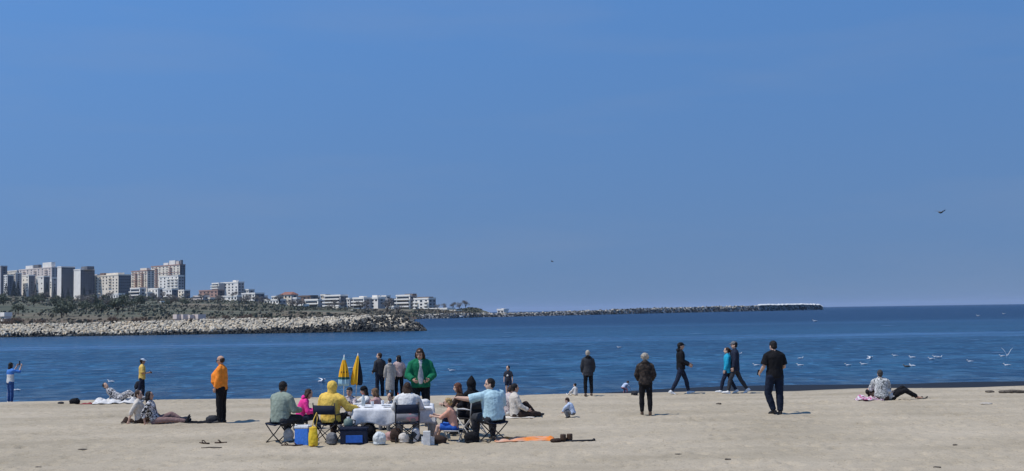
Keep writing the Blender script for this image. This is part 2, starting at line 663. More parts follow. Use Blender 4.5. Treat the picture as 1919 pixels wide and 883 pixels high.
    if hair:
        st, m = hair
        mb = MB()
        if st != 'bald':
            mb.ell(HP((0, -.022, .03)), (.083 * hs, .098 * hs, .094 * hs), HM, 3)
            mb.ell(HP((0, -.05, -.03)), (.074 * hs, .062 * hs, .06 * hs), HM)
        else:
            mb.ell(HP((0, -.036, .005)), (.081 * hs, .080 * hs, .078 * hs), HM)
        if st in ('long', 'bob'):
            L = .30 if st == 'long' else .13
            for s in (-1, 1):
                mb.tube([HP((.066 * s, -.01, .03)), HP((.083 * s, -.012, -.06)), HP((.08 * s, -.02, -.06 - L * .6))], [.035, .038, .022], 8)
            mb.tube([HP((0, -.05, .0)), HP((0, -.075, -.1)), HP((0, -.085, -.06 - L))], [(.085, .055), (.095, .045), (.06, .03)], 12, right=hr)
        if st == 'curly':
            for q in range(26):
                a, e = random.uniform(0, 2 * pi), random.uniform(-.6, 1.3)
                v = V((cos(a) * cos(e), sin(a) * cos(e), sin(e)))
                if v.y > .35 and v.z < .6: continue
                mb.ell(HP((v.x * .085, -.025 + v.y * .09, .015 + v.z * .085)), (.034 * hs,) * 3)
        if st == 'ponytail':
            mb.tube([HP((0, -.10, .05)), HP((0, -.15, .0)), HP((0, -.13, -.16))], [.03, .04, .015], 8)
        if st == 'fringe' or st in ('bob',):
            mb.ell(HP((0, .055, .072)), (.06 * hs, .036 * hs, .022 * hs), HM)
        add(mb, 'hair', m, voxel=.009, it=2, disp=[(.012, .03)])
    if face:
        for s in (-1, 1):
            e = MB(); e.ell(HP((.030 * s, .0735, -.005)), (.011 * hs, .009 * hs, .006 * hs), HM)
            e.xform(T); e.build('eye', EYE, o, smooth=True)
            e = MB(); e.tube([HP((.012 * s, .086, .018)), HP((.032 * s, .083, .023)), HP((.050 * s, .066, .017))], [.003, .004, .003], 6)
            e.xform(T); e.build('eyebrow', hair[1] if hair else HAIR_BROWN, o, smooth=True)
        e = MB(); e.ell(HP((0, .079, -.068)), (.024 * hs, .010 * hs, .0085 * hs), HM)
        e.xform(T); e.build('mouth', LIP, o, smooth=True)
    if shoes:
        for s in (-1, 1):
            u = -pose['sh'][s]
            u = (u - ft[s] * u.dot(ft[s]))
            u = u.normalized() if u.length > .2 else V((0, 0, 1))
            fr = ft[s].cross(u)
            mb = MB()
            mb.tube([ank[s] - u * .035 - ft[s] * .075, ank[s] - u * .03 - ft[s] * .03, ank[s] - u * .035 + ft[s] * .06, ank[s] - u * .047 + ft[s] * .15, ank[s] - u * .058 + ft[s] * .205],
                    [(.030, .034), (.040, .044), (.045, .040), (.050, .028), (.032, .014)], 12, right=fr)
            mb.tube([ank[s] - u * .066 - ft[s] * .085, ank[s] - u * .068 + ft[s] * .06, ank[s] - u * .068 + ft[s] * .21], [(.036, .012), (.046, .012), (.036, .010)], 12, right=fr)
            mb.tube([ank[s] - u * .03, ank[s] + u * .03], [.048, .046], 12)
            add(mb, 'shoe', shoes, voxel=.010, it=2)
    Mw = Matrix.Translation(V(loc)) @ Matrix.Rotation(rz, 4, 'Z') @ T
    info = dict(o=o, HP=lambda v: Mw @ HP(v), hand={s: Mw @ (wri[s] + hd[s] * .075) for s in (-1, 1)}, M=Mw, shl=Mw @ shl, T=T, HPl=HP, HM=HM, k=k,
                pel=Mw @ pel, back=Mw @ (ch - f2 * .12), hs=hs)
    return info

def sunglasses(info):
    HP, HM, T, o, hs = info['HPl'], info['HM'], info['T'], info['o'], info['hs']
    mb = MB()
    for s in (-1, 1):
        mb.ell(HP((.033 * s, .088, -.004)), (.027 * hs, .008, .020 * hs), HM)
        mb.tube([HP((.06 * s, .075, .0)), HP((.083 * s, -.01, .0))], .004, 6)
    mb.tube([HP((-.02, .098, .004)), HP((.02, .098, .004))], .004, 6)
    mb.xform(T)
    mb.build('sunglasses', SHOE_BLACK, o, smooth=True)

def top(name, m, sleeve=2, hem=-.08, d=.016, **kw):
    return dict(type='top', name=name, mat=m, sleeve=sleeve, hem=hem, d=d, **kw)
def bottom(name, m, ln=2, d=.012, **kw):
    return dict(type='bottom', name=name, mat=m, len=ln, d=d, **kw)
def hood(m, e=0, **kw):
    return dict(type='hood', name='hood', mat=m, e=e, **kw)
def cap(m, **kw):
    return dict(type='cap', name='cap', mat=m, **kw)
# ---------------------------------------------------------------- sand, sea
def grid_mesh(name, xs, ys, zf, m, smooth=True):
    nx, ny = len(xs), len(ys)
    co = np.zeros((ny, nx, 3), np.float32)
    co[:, :, 0] = np.array(xs)[None, :]
    co[:, :, 1] = np.array(ys)[:, None]
    co[:, :, 2] = zf(np.array(xs), np.array(ys))
    i = np.arange(nx * ny).reshape(ny, nx)
    f = np.stack([i[:-1, :-1], i[:-1, 1:], i[1:, 1:], i[1:, :-1]], -1).reshape(-1, 4)
    me = bpy.data.meshes.new(name)
    me.from_pydata(co.reshape(-1, 3).tolist(), [], f.tolist())
    if smooth: me.shade_smooth()
    return link_mesh(name, me, m)

def sand_material():
    m = bpy.data.materials.new('sand')
    m.use_nodes = True
    n, l = m.node_tree.nodes, m.node_tree.links
    b = n['Principled BSDF']
    b.inputs['Specular IOR Level'].default_value = .15
    tc = n.new('ShaderNodeTexCoord')
    def nz(s, d=4, sc_=(1, 1, 1)):
        mp = n.new('ShaderNodeMapping'); mp.inputs['Scale'].default_value = sc_
        l.new(tc.outputs['Object'], mp.inputs[0])
        q = n.new('ShaderNodeTexNoise'); q.inputs['Scale'].default_value = s; q.inputs['Detail'].default_value = d
        l.new(mp.outputs[0], q.inputs['Vector'])
        return q.outputs[0]
    def ramp(src, stops):
        r = n.new('ShaderNodeValToRGB')
        e = r.color_ramp.elements
        while len(e) < len(stops): e.new(.5)
        for i, (p, c) in enumerate(stops):
            e[i].position = p; e[i].color = (*c, 1)
        l.new(src, r.inputs[0])
        return r.outputs[0]
    base = ramp(nz(.55, 5, (.45, 1, 1)), [(.32, (.345, .293, .212)), (.5, (.408, .348, .256)), (.68, (.460, .394, .295))])
    grain = ramp(nz(26, 6), [(.28, (.62, .60, .58)), (.42, (1, 1, 1)), (.6, (1, 1, 1)), (.72, (1.12, 1.1, 1.08))])
    mx = n.new('ShaderNodeMix'); mx.data_type = 'RGBA'; mx.blend_type = 'MULTIPLY'; mx.inputs[0].default_value = 1
    l.new(base, mx.inputs[6]); l.new(grain, mx.inputs[7])
    # wet sand below the berm
    geo = n.new('ShaderNodeNewGeometry')
    sx = n.new('ShaderNodeSeparateXYZ'); l.new(geo.outputs['Position'], sx.inputs[0])
    ad = n.new('ShaderNodeMath'); ad.operation = 'MULTIPLY_ADD'
    l.new(nz(.6, 3), ad.inputs[0]); ad.inputs[1].default_value = .8; l.new(sx.outputs[1], ad.inputs[2])
    wet = n.new('ShaderNodeMapRange'); wet.inputs[1].default_value = 41.75; wet.inputs[2].default_value = 42.2
    l.new(ad.outputs[0], wet.inputs[0])
    mw = n.new('ShaderNodeMix'); mw.data_type = 'RGBA'
    l.new(wet.outputs[0], mw.inputs[0]); l.new(mx.outputs[2], mw.inputs[6]); mw.inputs[7].default_value = (.018, .020, .024, 1)
    l.new(mw.outputs[2], b.inputs['Base Color'])
    rr = n.new('ShaderNodeMapRange'); rr.inputs[3].default_value = .95; rr.inputs[4].default_value = .65
    l.new(wet.outputs[0], rr.inputs[0]); l.new(rr.outputs[0], b.inputs['Roughness'])
    bp = n.new('ShaderNodeBump'); bp.inputs['Strength'].default_value = .55; bp.inputs['Distance'].default_value = .03
    l.new(nz(9, 5), bp.inputs['Height'])
    l.new(bp.outputs[0], b.inputs['Normal'])
    return m

def sand_heights(xs, ys):
    rng = np.random.default_rng(5)
    z = np.zeros((len(ys), len(xs)), np.float32)
    for j, y in enumerate(ys):
        for i, x in enumerate(xs):
            z[j, i] = gz(x, y)
    X, Y = np.meshgrid(xs, ys)
    fine = (ys > 17) & (ys < 41.2)
    xa, ya = np.array(xs), np.array(ys)
    # footprints: shallow dents with a small rim
    for _ in range(9000):
        cx, cy = rng.uniform(-20, 20), rng.uniform(19, 41)
        a = rng.uniform(0, pi)
        r = rng.uniform(.10, .2)
        i0, i1 = np.searchsorted(xa, [cx - .5, cx + .5]); j0, j1 = np.searchsorted(ya, [cy - .5, cy + .5])
        dx, dy = X[j0:j1, i0:i1] - cx, Y[j0:j1, i0:i1] - cy
        u, v = dx * cos(a) + dy * sin(a), (-dx * sin(a) + dy * cos(a)) * 1.8
        d2 = (u * u + v * v) / (r * r)
        z[j0:j1, i0:i1] += (-.020 * np.exp(-d2) + .009 * np.exp(-(np.sqrt(d2) - 1.5) ** 2 * 4)) * rng.uniform(.5, 2.4)
    return z

xs = [-400, -200, -100, -60, -40, -30, -25] + list(np.arange(-21, 21.01, .085)) + [25, 30, 40, 60, 100, 200, 400]
ys = [-60, -20, 0, 8, 14, 17] + list(np.arange(18.5, 41.2, .085)) + list(np.arange(41.2, 47, .15)) + [48, 50, 55, 60, 70]
sand = grid_mesh('sand', xs, ys, sand_heights, sand_material())
sand['kind'] = 'structure'

def sea_material():
    m = bpy.data.materials.new('sea_water')
    m.use_nodes = True
    n, l = m.node_tree.nodes, m.node_tree.links
    b = n['Principled BSDF']
    b.inputs['IOR'].default_value = 1.07
    b.inputs['Roughness'].default_value = .22
    b.inputs['Specular IOR Level'].default_value = .4
    tc = n.new('ShaderNodeTexCoord')
    def nz(sc_, s=1.0, d=4, dist=0.0):
        mp = n.new('ShaderNodeMapping'); mp.inputs['Scale'].default_value = sc_
        l.new(tc.outputs['Object'], mp.inputs[0])
        q = n.new('ShaderNodeTexNoise'); q.inputs['Scale'].default_value = s; q.inputs['Detail'].default_value = d
        q.inputs['Distortion'].default_value = dist
        l.new(mp.outputs[0], q.inputs['Vector'])
        return q.outputs[0]
    geo = n.new('ShaderNodeNewGeometry')
    sx = n.new('ShaderNodeSeparateXYZ'); l.new(geo.outputs['Position'], sx.inputs[0])
    Y = sx.outputs[1]
    def mrange(src, a, b_, c, d):
        r = n.new('ShaderNodeMapRange'); r.interpolation_type = 'SMOOTHSTEP'
        r.inputs[1].default_value = a; r.inputs[2].default_value = b_; r.inputs[3].default_value = c; r.inputs[4].default_value = d
        l.new(src, r.inputs[0]); return r.outputs[0]
    def math_(op, a, b_):
        q = n.new('ShaderNodeMath'); q.operation = op
        for i, v in enumerate((a, b_)):
            if isinstance(v, (int, float)): q.inputs[i].default_value = v
            else: l.new(v, q.inputs[i])
        return q.outputs[0]
    def mix(f, a, b_):
        q = n.new('ShaderNodeMix'); q.data_type = 'RGBA'
        if isinstance(f, (int, float)): q.inputs[0].default_value = f
        else: l.new(f, q.inputs[0])
        for i, v in ((6, a), (7, b_)):
            if isinstance(v, tuple): q.inputs[i].default_value = (*v, 1)
            else: l.new(v, q.inputs[i])
        return q.outputs[2]
    # depth of the water: sandy shallows -> deep blue
    deep = mix(mrange(Y, 55, 320, 0, 1), (.026, .104, .192), (.000, .022, .072))
    shallow = mix(mrange(Y, 42.5, 60, 0, 1), (.068, .115, .165), deep)
    # wind-streaked patches
    p1 = mrange(nz((.012, .075, 1), 1.0, 5, .6), .38, .66, 0, 1)
    p2 = mrange(nz((.42, .26, 1), 1.0, 6, .4), .42, .62, 0, 1)
    far = mrange(Y, 60, 220, 1, .25)
    c1 = mix(math_('MULTIPLY', p1, .75), shallow, mix(.5, shallow, (.004, .024, .072)))
    c2 = mix(math_('MULTIPLY', math_('MULTIPLY', p2, far), .75), c1, (.004, .026, .072))
    p3 = mrange(nz((1.3, .75, 1), 1.0, 4, .3), .40, .62, 0, 1)  # light and dark of fine ripples put into the colour
    p4 = mrange(nz((.9, .5, 1), 2.0, 3, .2), .55, .72, 0, 1)
    near = mrange(Y, 60, 260, 1, .2)
    c2 = mix(math_('MULTIPLY', math_('MULTIPLY', p3, near), .75), c2, (.006, .042, .102))
    c2 = mix(math_('MULTIPLY', math_('MULTIPLY', p4, near), .85), c2, (.045, .150, .28))
    # sky reflection painted pale into the colour: a slick lying along the shore about 125 m out, and fainter ones
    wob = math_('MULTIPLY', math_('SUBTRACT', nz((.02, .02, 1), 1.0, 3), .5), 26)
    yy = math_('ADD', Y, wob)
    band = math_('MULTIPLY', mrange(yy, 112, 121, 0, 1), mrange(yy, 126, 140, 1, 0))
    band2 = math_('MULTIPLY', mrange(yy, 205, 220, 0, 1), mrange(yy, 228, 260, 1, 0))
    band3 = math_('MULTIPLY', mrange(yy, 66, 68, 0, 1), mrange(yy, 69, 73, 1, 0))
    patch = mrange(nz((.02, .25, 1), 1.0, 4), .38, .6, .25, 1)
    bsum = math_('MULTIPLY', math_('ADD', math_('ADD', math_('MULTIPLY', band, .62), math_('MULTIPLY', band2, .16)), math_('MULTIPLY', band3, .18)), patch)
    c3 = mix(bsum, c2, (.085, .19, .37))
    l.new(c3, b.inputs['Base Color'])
    # ripples
    hgt = math_('ADD', math_('MULTIPLY', nz((.5, 1.3, 1), 1.0, 5, .3), 1.0), math_('MULTIPLY', nz((.12, .42, 1), 1.0, 3, .2), 1.8))
    bp = n.new('ShaderNodeBump'); bp.inputs['Distance'].default_value = .35
    l.new(mrange(Y, 45, 400, .55, .95), bp.inputs['Strength'])
    l.new(hgt, bp.inputs['Height'])
    l.new(bp.outputs[0], b.inputs['Normal'])
    return m

def sea_heights(xs, ys):
    z = np.full((len(ys), len(xs)), WATER_Z, np.float32)
    for j, y in enumerate(ys):
        if y > 170: break
        a = .035 * smooth(44, 60, y) * (1 - smooth(120, 170, y))
        for i, x in enumerate(xs):
            if abs(x) > 90: continue
            z[j, i] += a * (N3(x * .22, y * .75, 1.7) + .6 * N3(x * .5, y * 1.6, 4.2)) + .02 * (1 - smooth(44, 50, y)) * sin(y * 2.2 + .5 * sin(x * .3))
    return z
xs = [-9000, -3000, -1000, -400, -200, -120] + list(np.arange(-90, 90.1, .75)) + [120, 200, 400, 1000, 3000, 9000]
ys = list(np.arange(41.0, 80, .3)) + list(np.arange(80, 175, .6)) + [180, 200, 240, 300, 400, 600, 900, 1500, 3000, 6000, 12000, 24000]
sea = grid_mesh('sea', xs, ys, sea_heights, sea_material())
sea['kind'] = 'structure'

# scattered whitecaps and foam flecks further out
mb = MB()
for q in range(40):
    Y = 60 * (1 / max(.03, 1 - random.random() * .93))
    if Y > 190: continue
    X = random.uniform(-.5, .5) * Y
    L, wd = random.uniform(.25, .9) * (Y / 80), random.uniform(.03, .09) * (Y / 80)
    pts = []
    for i in range(8):
        a = 2 * pi * i / 8
        pts.append((X + L * cos(a) * random.uniform(.6, 1), Y + wd * 2 * sin(a), WATER_Z + .06))
    mb.poly(pts)
fo = mb.build('whitecap_flecks', mat('fleck', (.17, .27, .43), rough=.6, bump=0), smooth=True)
fo['kind'] = 'stuff'

# ---------------------------------------------------------------- headland terrain (columns of the photograph -> real heights and distances)
def interp(tab, v):
    if v <= tab[0][0]: return tab[0][1:]
    for a, b in zip(tab, tab[1:]):
        if v <= b[0]:
            f = (v - a[0]) / (b[0] - a[0])
            return tuple(p + (q - p) * f for p, q in zip(a[1:], b[1:]))
    return tab[-1][1:]
#        col    front  back   top height
TERR = [(-700, 236, 1150, 27), (-200, 236, 1150, 27), (0, 236, 1150, 26), (110, 236, 1150, 22), (200, 236, 1140, 19.5), (330, 238, 1120, 20), (400, 240, 1000, 16.5),
        (480, 245, 900, 13), (550, 255, 800, 8.5), (640, 300, 730, 6.2), (720, 470, 705, 5.4), (800, 622, 705, 4.4), (850, 640, 715, 3.8), (880, 672, 735, 5.6), (905, 700, 745, 4.0), (930, 715, 745, -.2), (960, 720, 750, -3)]
def terr_z(X, Y):
    c = X / Y * F + 959.5
    f0, bk, tp = interp(TERR, c)
    t = (Y - f0) / (bk - f0)
    if t < 0: return -2.0 + max(-3, t * 6)
    z0 = .6
    if t >= 1:
        return tp + min(2.0, (t - 1) * 2.0) if c < 860 else tp - (Y - bk) * .05
    s = t ** 1.05
    z = z0 + (tp - z0) * s
    z += (1.2 * N3(X * .012, Y * .012) + .5 * N3(X * .05, Y * .05)) * min(1, t * 4) * min(1, max(0, tp) / 8)
    return z
def terr_material():
    m = bpy.data.materials.new('headland_scrub')
    m.use_nodes = True
    n, l = m.node_tree.nodes, m.node_tree.links
    b = n['Principled BSDF']; b.inputs['Roughness'].default_value = .95; b.inputs['Specular IOR Level'].default_value = .1
    tc = n.new('ShaderNodeTexCoord')
    def nz(s, d=5):
        q = n.new('ShaderNodeTexNoise'); q.inputs['Scale'].default_value = s; q.inputs['Detail'].default_value = d
        l.new(tc.outputs['Object'], q.inputs['Vector']); return q.outputs[0]
    r = n.new('ShaderNodeValToRGB'); e = r.color_ramp.elements
    st = [(.30, (.085, .095, .072)), (.45, (.11, .118, .085)), (.55, (.145, .135, .10)), (.68, (.21, .175, .13))]
    while len(e) < len(st): e.new(.5)
    for i, (p, c) in enumerate(st): e[i].position = p; e[i].color = (*c, 1)
    l.new(nz(.02), r.inputs[0])
    # brown dry reeds low down near the shore
    geo = n.new('ShaderNodeNewGeometry'); sx = n.new('ShaderNodeSeparateXYZ'); l.new(geo.outputs['Position'], sx.inputs[0])
    ma = n.new('ShaderNodeMath'); ma.operation = 'MULTIPLY_ADD'; l.new(nz(.03), ma.inputs[0]); ma.inputs[1].default_value = 3.5; l.new(sx.outputs[2], ma.inputs[2])
    mr = n.new('ShaderNodeMapRange'); mr.inputs[1].default_value = 2.6; mr.inputs[2].default_value = 5.0
    l.new(ma.outputs[0], mr.inputs[0])
    mx = n.new('ShaderNodeMix'); mx.data_type = 'RGBA'
    l.new(mr.outputs[0], mx.inputs[0]); mx.inputs[6].default_value = (.17, .125, .09, 1); l.new(r.outputs[0], mx.inputs[7])
    l.new(mx.outputs[2], b.inputs['Base Color'])
    bp = n.new('ShaderNodeBump'); bp.inputs['Strength'].default_value = .8; bp.inputs['Distance'].default_value = 1.5
    l.new(nz(.35), bp.inputs['Height']); l.new(bp.outputs[0], b.inputs['Normal'])
    return m
cols_ = list(np.arange(-700, 961, 10.0))
Ys = [228, 236, 240, 246, 254, 264, 278, 295, 320, 350, 390, 430, 470, 520, 560, 580, 600, 620, 640, 655, 670, 678, 685, 693, 700, 708, 715, 723, 730, 738, 746, 760, 800, 850, 900, 950, 1000, 1060, 1120, 1180, 1300, 1500, 1800]
verts, faces = [], []
for Y in Ys:
    for c in cols_:
        X = (c - 959.5) / F * Y
        verts.append((X, Y, terr_z(X, Y)))
nx = len(cols_)
for j in range(len(Ys) - 1):
    for i in range(nx - 1):
        a = j * nx + i
        faces.append((a, a + 1, a + nx + 1, a + nx))
me = bpy.data.meshes.new('terrain')
me.from_pydata(verts, [], faces); me.shade_smooth()
tag(link_mesh('terrain', me, terr_material()), kind='structure')

# ---------------------------------------------------------------- rocks
STONE_PALE = mat('limestone_pale', (.55, .49, .385), rough=.95, var=.25, scale=1.3, bump=.5, bscale=6)
STONE_WARM = mat('limestone_warm', (.58, .465, .31), rough=.95, var=.25, scale=1.3, bump=.5, bscale=6)
STONE_DARK = mat('stone_wet_and_gap_shade', (.035, .036, .034), rough=.75, var=.4, scale=1.3, bump=.5, bscale=6)
STONE_GREY = mat('stone_grey', (.14, .14, .13), rough=.95, var=.3, scale=1.3, bump=.5, bscale=6)
CONC_WHITE = mat('concrete_white', (.72, .72, .69), rough=.9, var=.08, scale=.2, bump=.1)

def boulder_mesh(seed, m, sub=2):
    rnd = random.Random(seed)
    bm = bmesh.new()
    bmesh.ops.create_icosphere(bm, subdivisions=sub, radius=1)
    s = (rnd.uniform(.8, 1.25), rnd.uniform(.8, 1.2), rnd.uniform(.55, .85))
    for v in bm.verts:
        n_ = noise.noise(v.co * 1.3 + V((seed * 7.1, 0, 0))) * .35 + noise.noise(v.co * 3 + V((0, seed * 3.3, 0))) * .12
        q = v.co * (1 + n_)
        for ax in ((1, .2, .1), (-.3, 1, .2), (.1, -.4, 1)):       # broken flat faces
            a = nv(ax); d = q.dot(a)
            if d > .72: q = q - a * (d - .72)
            if d < -.75: q = q - a * (d + .75)
        v.co = V((q.x * s[0], q.y * s[1], q.z * s[2]))
    me = bpy.data.meshes.new('rock')
    bm.to_mesh(me); bm.free()
    me.materials.append(m)
    return me
def tetrapod_mesh(m):
    mb = MB()
    for d in ((0, 0, 1), (.94, 0, -.33), (-.47, .816, -.33), (-.47, -.816, -.33)):
        mb.tube([V((0, 0, 0)), V(d) * .6, V(d) * 1.1], [.46, .36, .26], 8)
    me = bpy.data.meshes.new('tetrapod')
    bmesh.ops.recalc_face_normals(mb.bm, faces=mb.bm.faces[:])
    mb.bm.to_mesh(me); mb.bm.free()
    me.materials.append(m)
    return me
def join_instances(name, meshes, xf, mats_):
    """many small stones as one mesh; xf = [(mesh index, Matrix)], material index = mesh's own material"""
    vs_, fs_, mi = [], [], []
    off = 0
    base = []
    for me in meshes:
        c = np.empty(len(me.vertices) * 3, np.float32); me.vertices.foreach_get('co', c)
        base.append((c.reshape(-1, 3), [tuple(p.vertices) for p in me.polygons], mats_.index(me.materials[0])))
    for i, M in xf:
        c, f, k = base[i]
        A = np.array(M)
        vs_.append(c @ A[:3, :3].T + A[:3, 3])
        fs_ += [tuple(v + off for v in q) for q in f]
        mi += [k] * len(f)
        off += len(c)
    me = bpy.data.meshes.new(name)
    me.from_pydata(np.concatenate(vs_).tolist(), [], fs_)
    for m in mats_: me.materials.append(m)
    me.polygons.foreach_set('material_index', mi)
    o = bpy.data.objects.new(name, me)
    col.objects.link(o)
    return o
def rmat(p, s, rnd=random):
    e = V((rnd.uniform(0, 6.28), rnd.uniform(0, 6.28), rnd.uniform(0, 6.28)))
    from mathutils import Euler
    return Matrix.Translation(p) @ Euler(e).to_matrix().to_4x4() @ Matrix.Diagonal((s, s, s, 1))

# breakwater: top edge heights from the photograph; toe at 200 m
BW_TOP = [(-400, 1.7), (0, 1.65), (150, 1.7), (300, 1.85), (430, 2.05), (560, 2.05), (690, 2.3), (745, 2.05), (772, 1.5), (793, .1), (800, -.8)]
def bw_x(c, Y): return (c - 959.5) / F * Y
def bw_z(c, t):
    tp = interp(BW_TOP, c)[0]
    return -1.0 + (tp + 1.0) * min(1, t * 1.0)
mb_v, mb_f = [], []
cc = list(np.arange(-700, 801, 5.0))
tt = [0, .15, .3, .45, .6, .75, .9, 1.0, 1.45, 2.4]
for t in tt:
    for c in cc:
        Y = 199 + 6.5 * t
        z = bw_z(c, t) if t <= 1.5 else -1.5
        z += (.22 * N3(c * .21, t * 4) + .15 * N3(c * .6, t * 9)) * (1 if t < 1 else .4)
        mb_v.append((bw_x(c, Y), Y, z))
n_ = len(cc)
for j in range(len(tt) - 1):
    for i in range(n_ - 1):
        a = j * n_ + i
        mb_f.append((a, a + 1, a + n_ + 1, a + n_))
me = bpy.data.meshes.new('breakwater'); me.from_pydata(mb_v, [], mb_f)
def bw_material():
    m = mat('breakwater_rubble', (.46, .40, .305), rough=.95, var=.3, scale=.9, bump=.8, bscale=3)
    n, l = m.node_tree.nodes, m.node_tree.links
    b = n['Principled BSDF']
    src = b.inputs['Base Color'].links[0].from_socket
    geo = n.new('ShaderNodeNewGeometry'); sx = n.new('ShaderNodeSeparateXYZ'); l.new(geo.outputs['Position'], sx.inputs[0])
    mr = n.new('ShaderNodeMapRange'); mr.inputs[1].default_value = .15; mr.inputs[2].default_value = .75
    l.new(sx.outputs[2], mr.inputs[0])
    mx = n.new('ShaderNodeMix'); mx.data_type = 'RGBA'; l.new(mr.outputs[0], mx.inputs[0])
    mx.inputs[6].default_value = (.02, .021, .02, 1); l.new(src, mx.inputs[7])
    l.new(mx.outputs[2], b.inputs['Base Color'])
    return m
bw = link_mesh('breakwater', me, bw_material())
tag(bw, 'long stone breakwater with pale boulders above and dark tetrapods along its waterline', 'breakwater')

protos = [boulder_mesh(s, STONE_PALE) for s in (1, 2, 3)] + [boulder_mesh(s, STONE_WARM) for s in (4, 5)] + [tetrapod_mesh(STONE_DARK)] + [boulder_mesh(8, STONE_DARK), tetrapod_mesh(STONE_GREY)]
rnd = random.Random(3)
def bw_spot(c, t):
    Y = 199 + 6.5 * t
    return V((bw_x(c, Y), Y, bw_z(c, t)))
def dark_limit(c):       # fraction of the slope that is dark wet armour, growing towards the tip
    return interp([(-400, .34), (0, .34), (350, .34), (480, .42), (600, .55), (660, .74), (720, 1.0), (760, 1.1), (800, 1.2)], c)[0]
nb_, nt_ = 0, 0
while nb_ < 165:
    c = rnd.uniform(-30, 740)
    t = rnd.uniform(dark_limit(c), 1.03)
    if t < dark_limit(c): continue
    k = rnd.choice([0, 1, 2, 0, 1, 2, 3, 4]) if c < 350 else rnd.choice([0, 1, 2])
    if 230 < c < 330: k = rnd.choice([3, 4, 0])
    o = bpy.data.objects.new('boulder', protos[k]); col.objects.link(o)
    s = rnd.uniform(.24, .40)
    o.matrix_world = rmat(bw_spot(c, t) + V((0, 0, s * .25)), s, rnd)
    tag(o, 'pale limestone boulder on the upper slope of the breakwater', 'boulder', 'pale boulders on the breakwater')
    nb_ += 1
while nt_ < 165:
    c = rnd.uniform(-30, 796)
    if rnd.random() < .35: c = rnd.uniform(560, 796)
    t = rnd.uniform(.12, dark_limit(c) + .06)
    if t > 1.05: continue
    k = 5 if rnd.random() < .8 else 7
    if c > 620 and t > .5: k = rnd.choice([5, 7, 7])
    o = bpy.data.objects.new('tetrapod', protos[k]); col.objects.link(o)
    s = rnd.uniform(.34, .54)
    o.matrix_world = rmat(bw_spot(c, t) + V((0, 0, s * .3)), s, rnd)
    tag(o, ('dark wet concrete tetrapod by the waterline of the breakwater' if k == 5 else 'grey concrete tetrapod on the slope of the breakwater'), 'tetrapod',
        'dark tetrapods along the breakwater' if k == 5 else 'grey tetrapods along the breakwater')
    nt_ += 1
xf = []
for q in range(6500):
    c = rnd.uniform(-500, 796); t = rnd.uniform(.1, 1.12)
    dl = dark_limit(c) + .06 * N3(c * .05, 3)
    if t < dl:
        k = rnd.choice([5, 6, 6, 7] if t > .3 else [5, 6])
    else:
        k = rnd.choice([0, 1, 2, 3, 0, 1, 2, 6]) if c < 450 else rnd.choice([0, 1, 2, 0, 1, 2, 6])  # odd dark stones up here stand in for shaded gaps
    s = rnd.choice((rnd.uniform(.10, .2), rnd.uniform(.2, .36)))
    xf.append((k, rmat(bw_spot(c, t) + V((0, 0, s * .2)), s, rnd)))
ST = [STONE_PALE, STONE_WARM, STONE_DARK, STONE_GREY]
o = join_instances('rubble', protos, xf, ST)
o['kind'] = 'stuff'

# far mole: runs out from the headland to a white capped head
MOLE = [(760, 590, 1.6), (800, 610, 2.0), (840, 625, 2.2), (900, 690, 1.9), (1000, 740, 1.9), (1100, 800, 2.5), (1200, 890, 3.6), (1300, 990, 4.1), (1400, 1080, 4.7), (1500, 1170, 5.0), (1532, 1200, 4.4), (1541, 1206, .6)]
mv, mf = [], []
mc = list(np.arange(760, 1541.1, 2.0))
prof = [(-9, -1.5), (-6.5, .35), (-5, 1.0), (-3.5, 2.0), (-1.5, 3.0), (0, 3.2), (2, 3.2), (8, -1.5)]
for (dy, hz) in prof:
    for c in mc:
        Y, tp = interp(MOLE, c)
        z = -.5 + (tp + .5) * max(0, (hz + .5) / 3.7) if hz > -1 else -1.5
        if hz > 0: z += (.75 * N3(c * .33, dy * .7) + .45 * N3(c * 1.1, dy))
        mv.append(((c - 959.5) / F * (Y + dy), Y + dy, z))
n_ = len(mc)
for j in range(len(prof) - 1):
    for i in range(n_ - 1):
        a = j * n_ + i
        mf.append((a, a + 1, a + n_ + 1, a + n_))
me = bpy.data.meshes.new('mole'); me.from_pydata(mv, [], mf)
mm = mat('mole_rock', (.09, .09, .088), rough=.95, c2=(.40, .39, .37), scale=.35, bump=.9, bscale=1.5)
mole = link_mesh('mole', me, mm)
tag(mole, 'long dark rock mole running out to sea with a white concrete head', 'mole')
mb = MB()
pts = []
for c in np.arange(1416, 1537, 2.5):
    Y, tp = interp(MOLE, c)
    pts.append(((c - 959.5) / F * Y, Y - 1.0, tp + .3 + .9 * N3(c * .35, 1) + .5 * N3(c * 1.3, 3)))
mb.tube(pts, [(2.2, 1.15)] * len(pts), 4, right=(0, 1, 0))
mb.build('concrete_cap', CONC_WHITE, mole)
xf = []
for q in range(1500):
    c = rnd.uniform(765, 1538); Y, tp = interp(MOLE, c)
    u = rnd.uniform(0, 1)
    s = rnd.uniform(.5, 1.1) * (Y / 900)
    k = rnd.choice([5, 6, 7, 6]) if u < .5 else rnd.choice([0, 0, 7, 7, 6])
    xf.append((k, rmat(V(((c - 959.5) / F * (Y - 7 + 6 * u), Y - 7 + 6 * u, -.2 + (tp + .2) * u)), s, rnd)))
o = join_instances('rock_armour', protos, xf, ST)
o.parent = mole
o['kind'] = 'stuff'

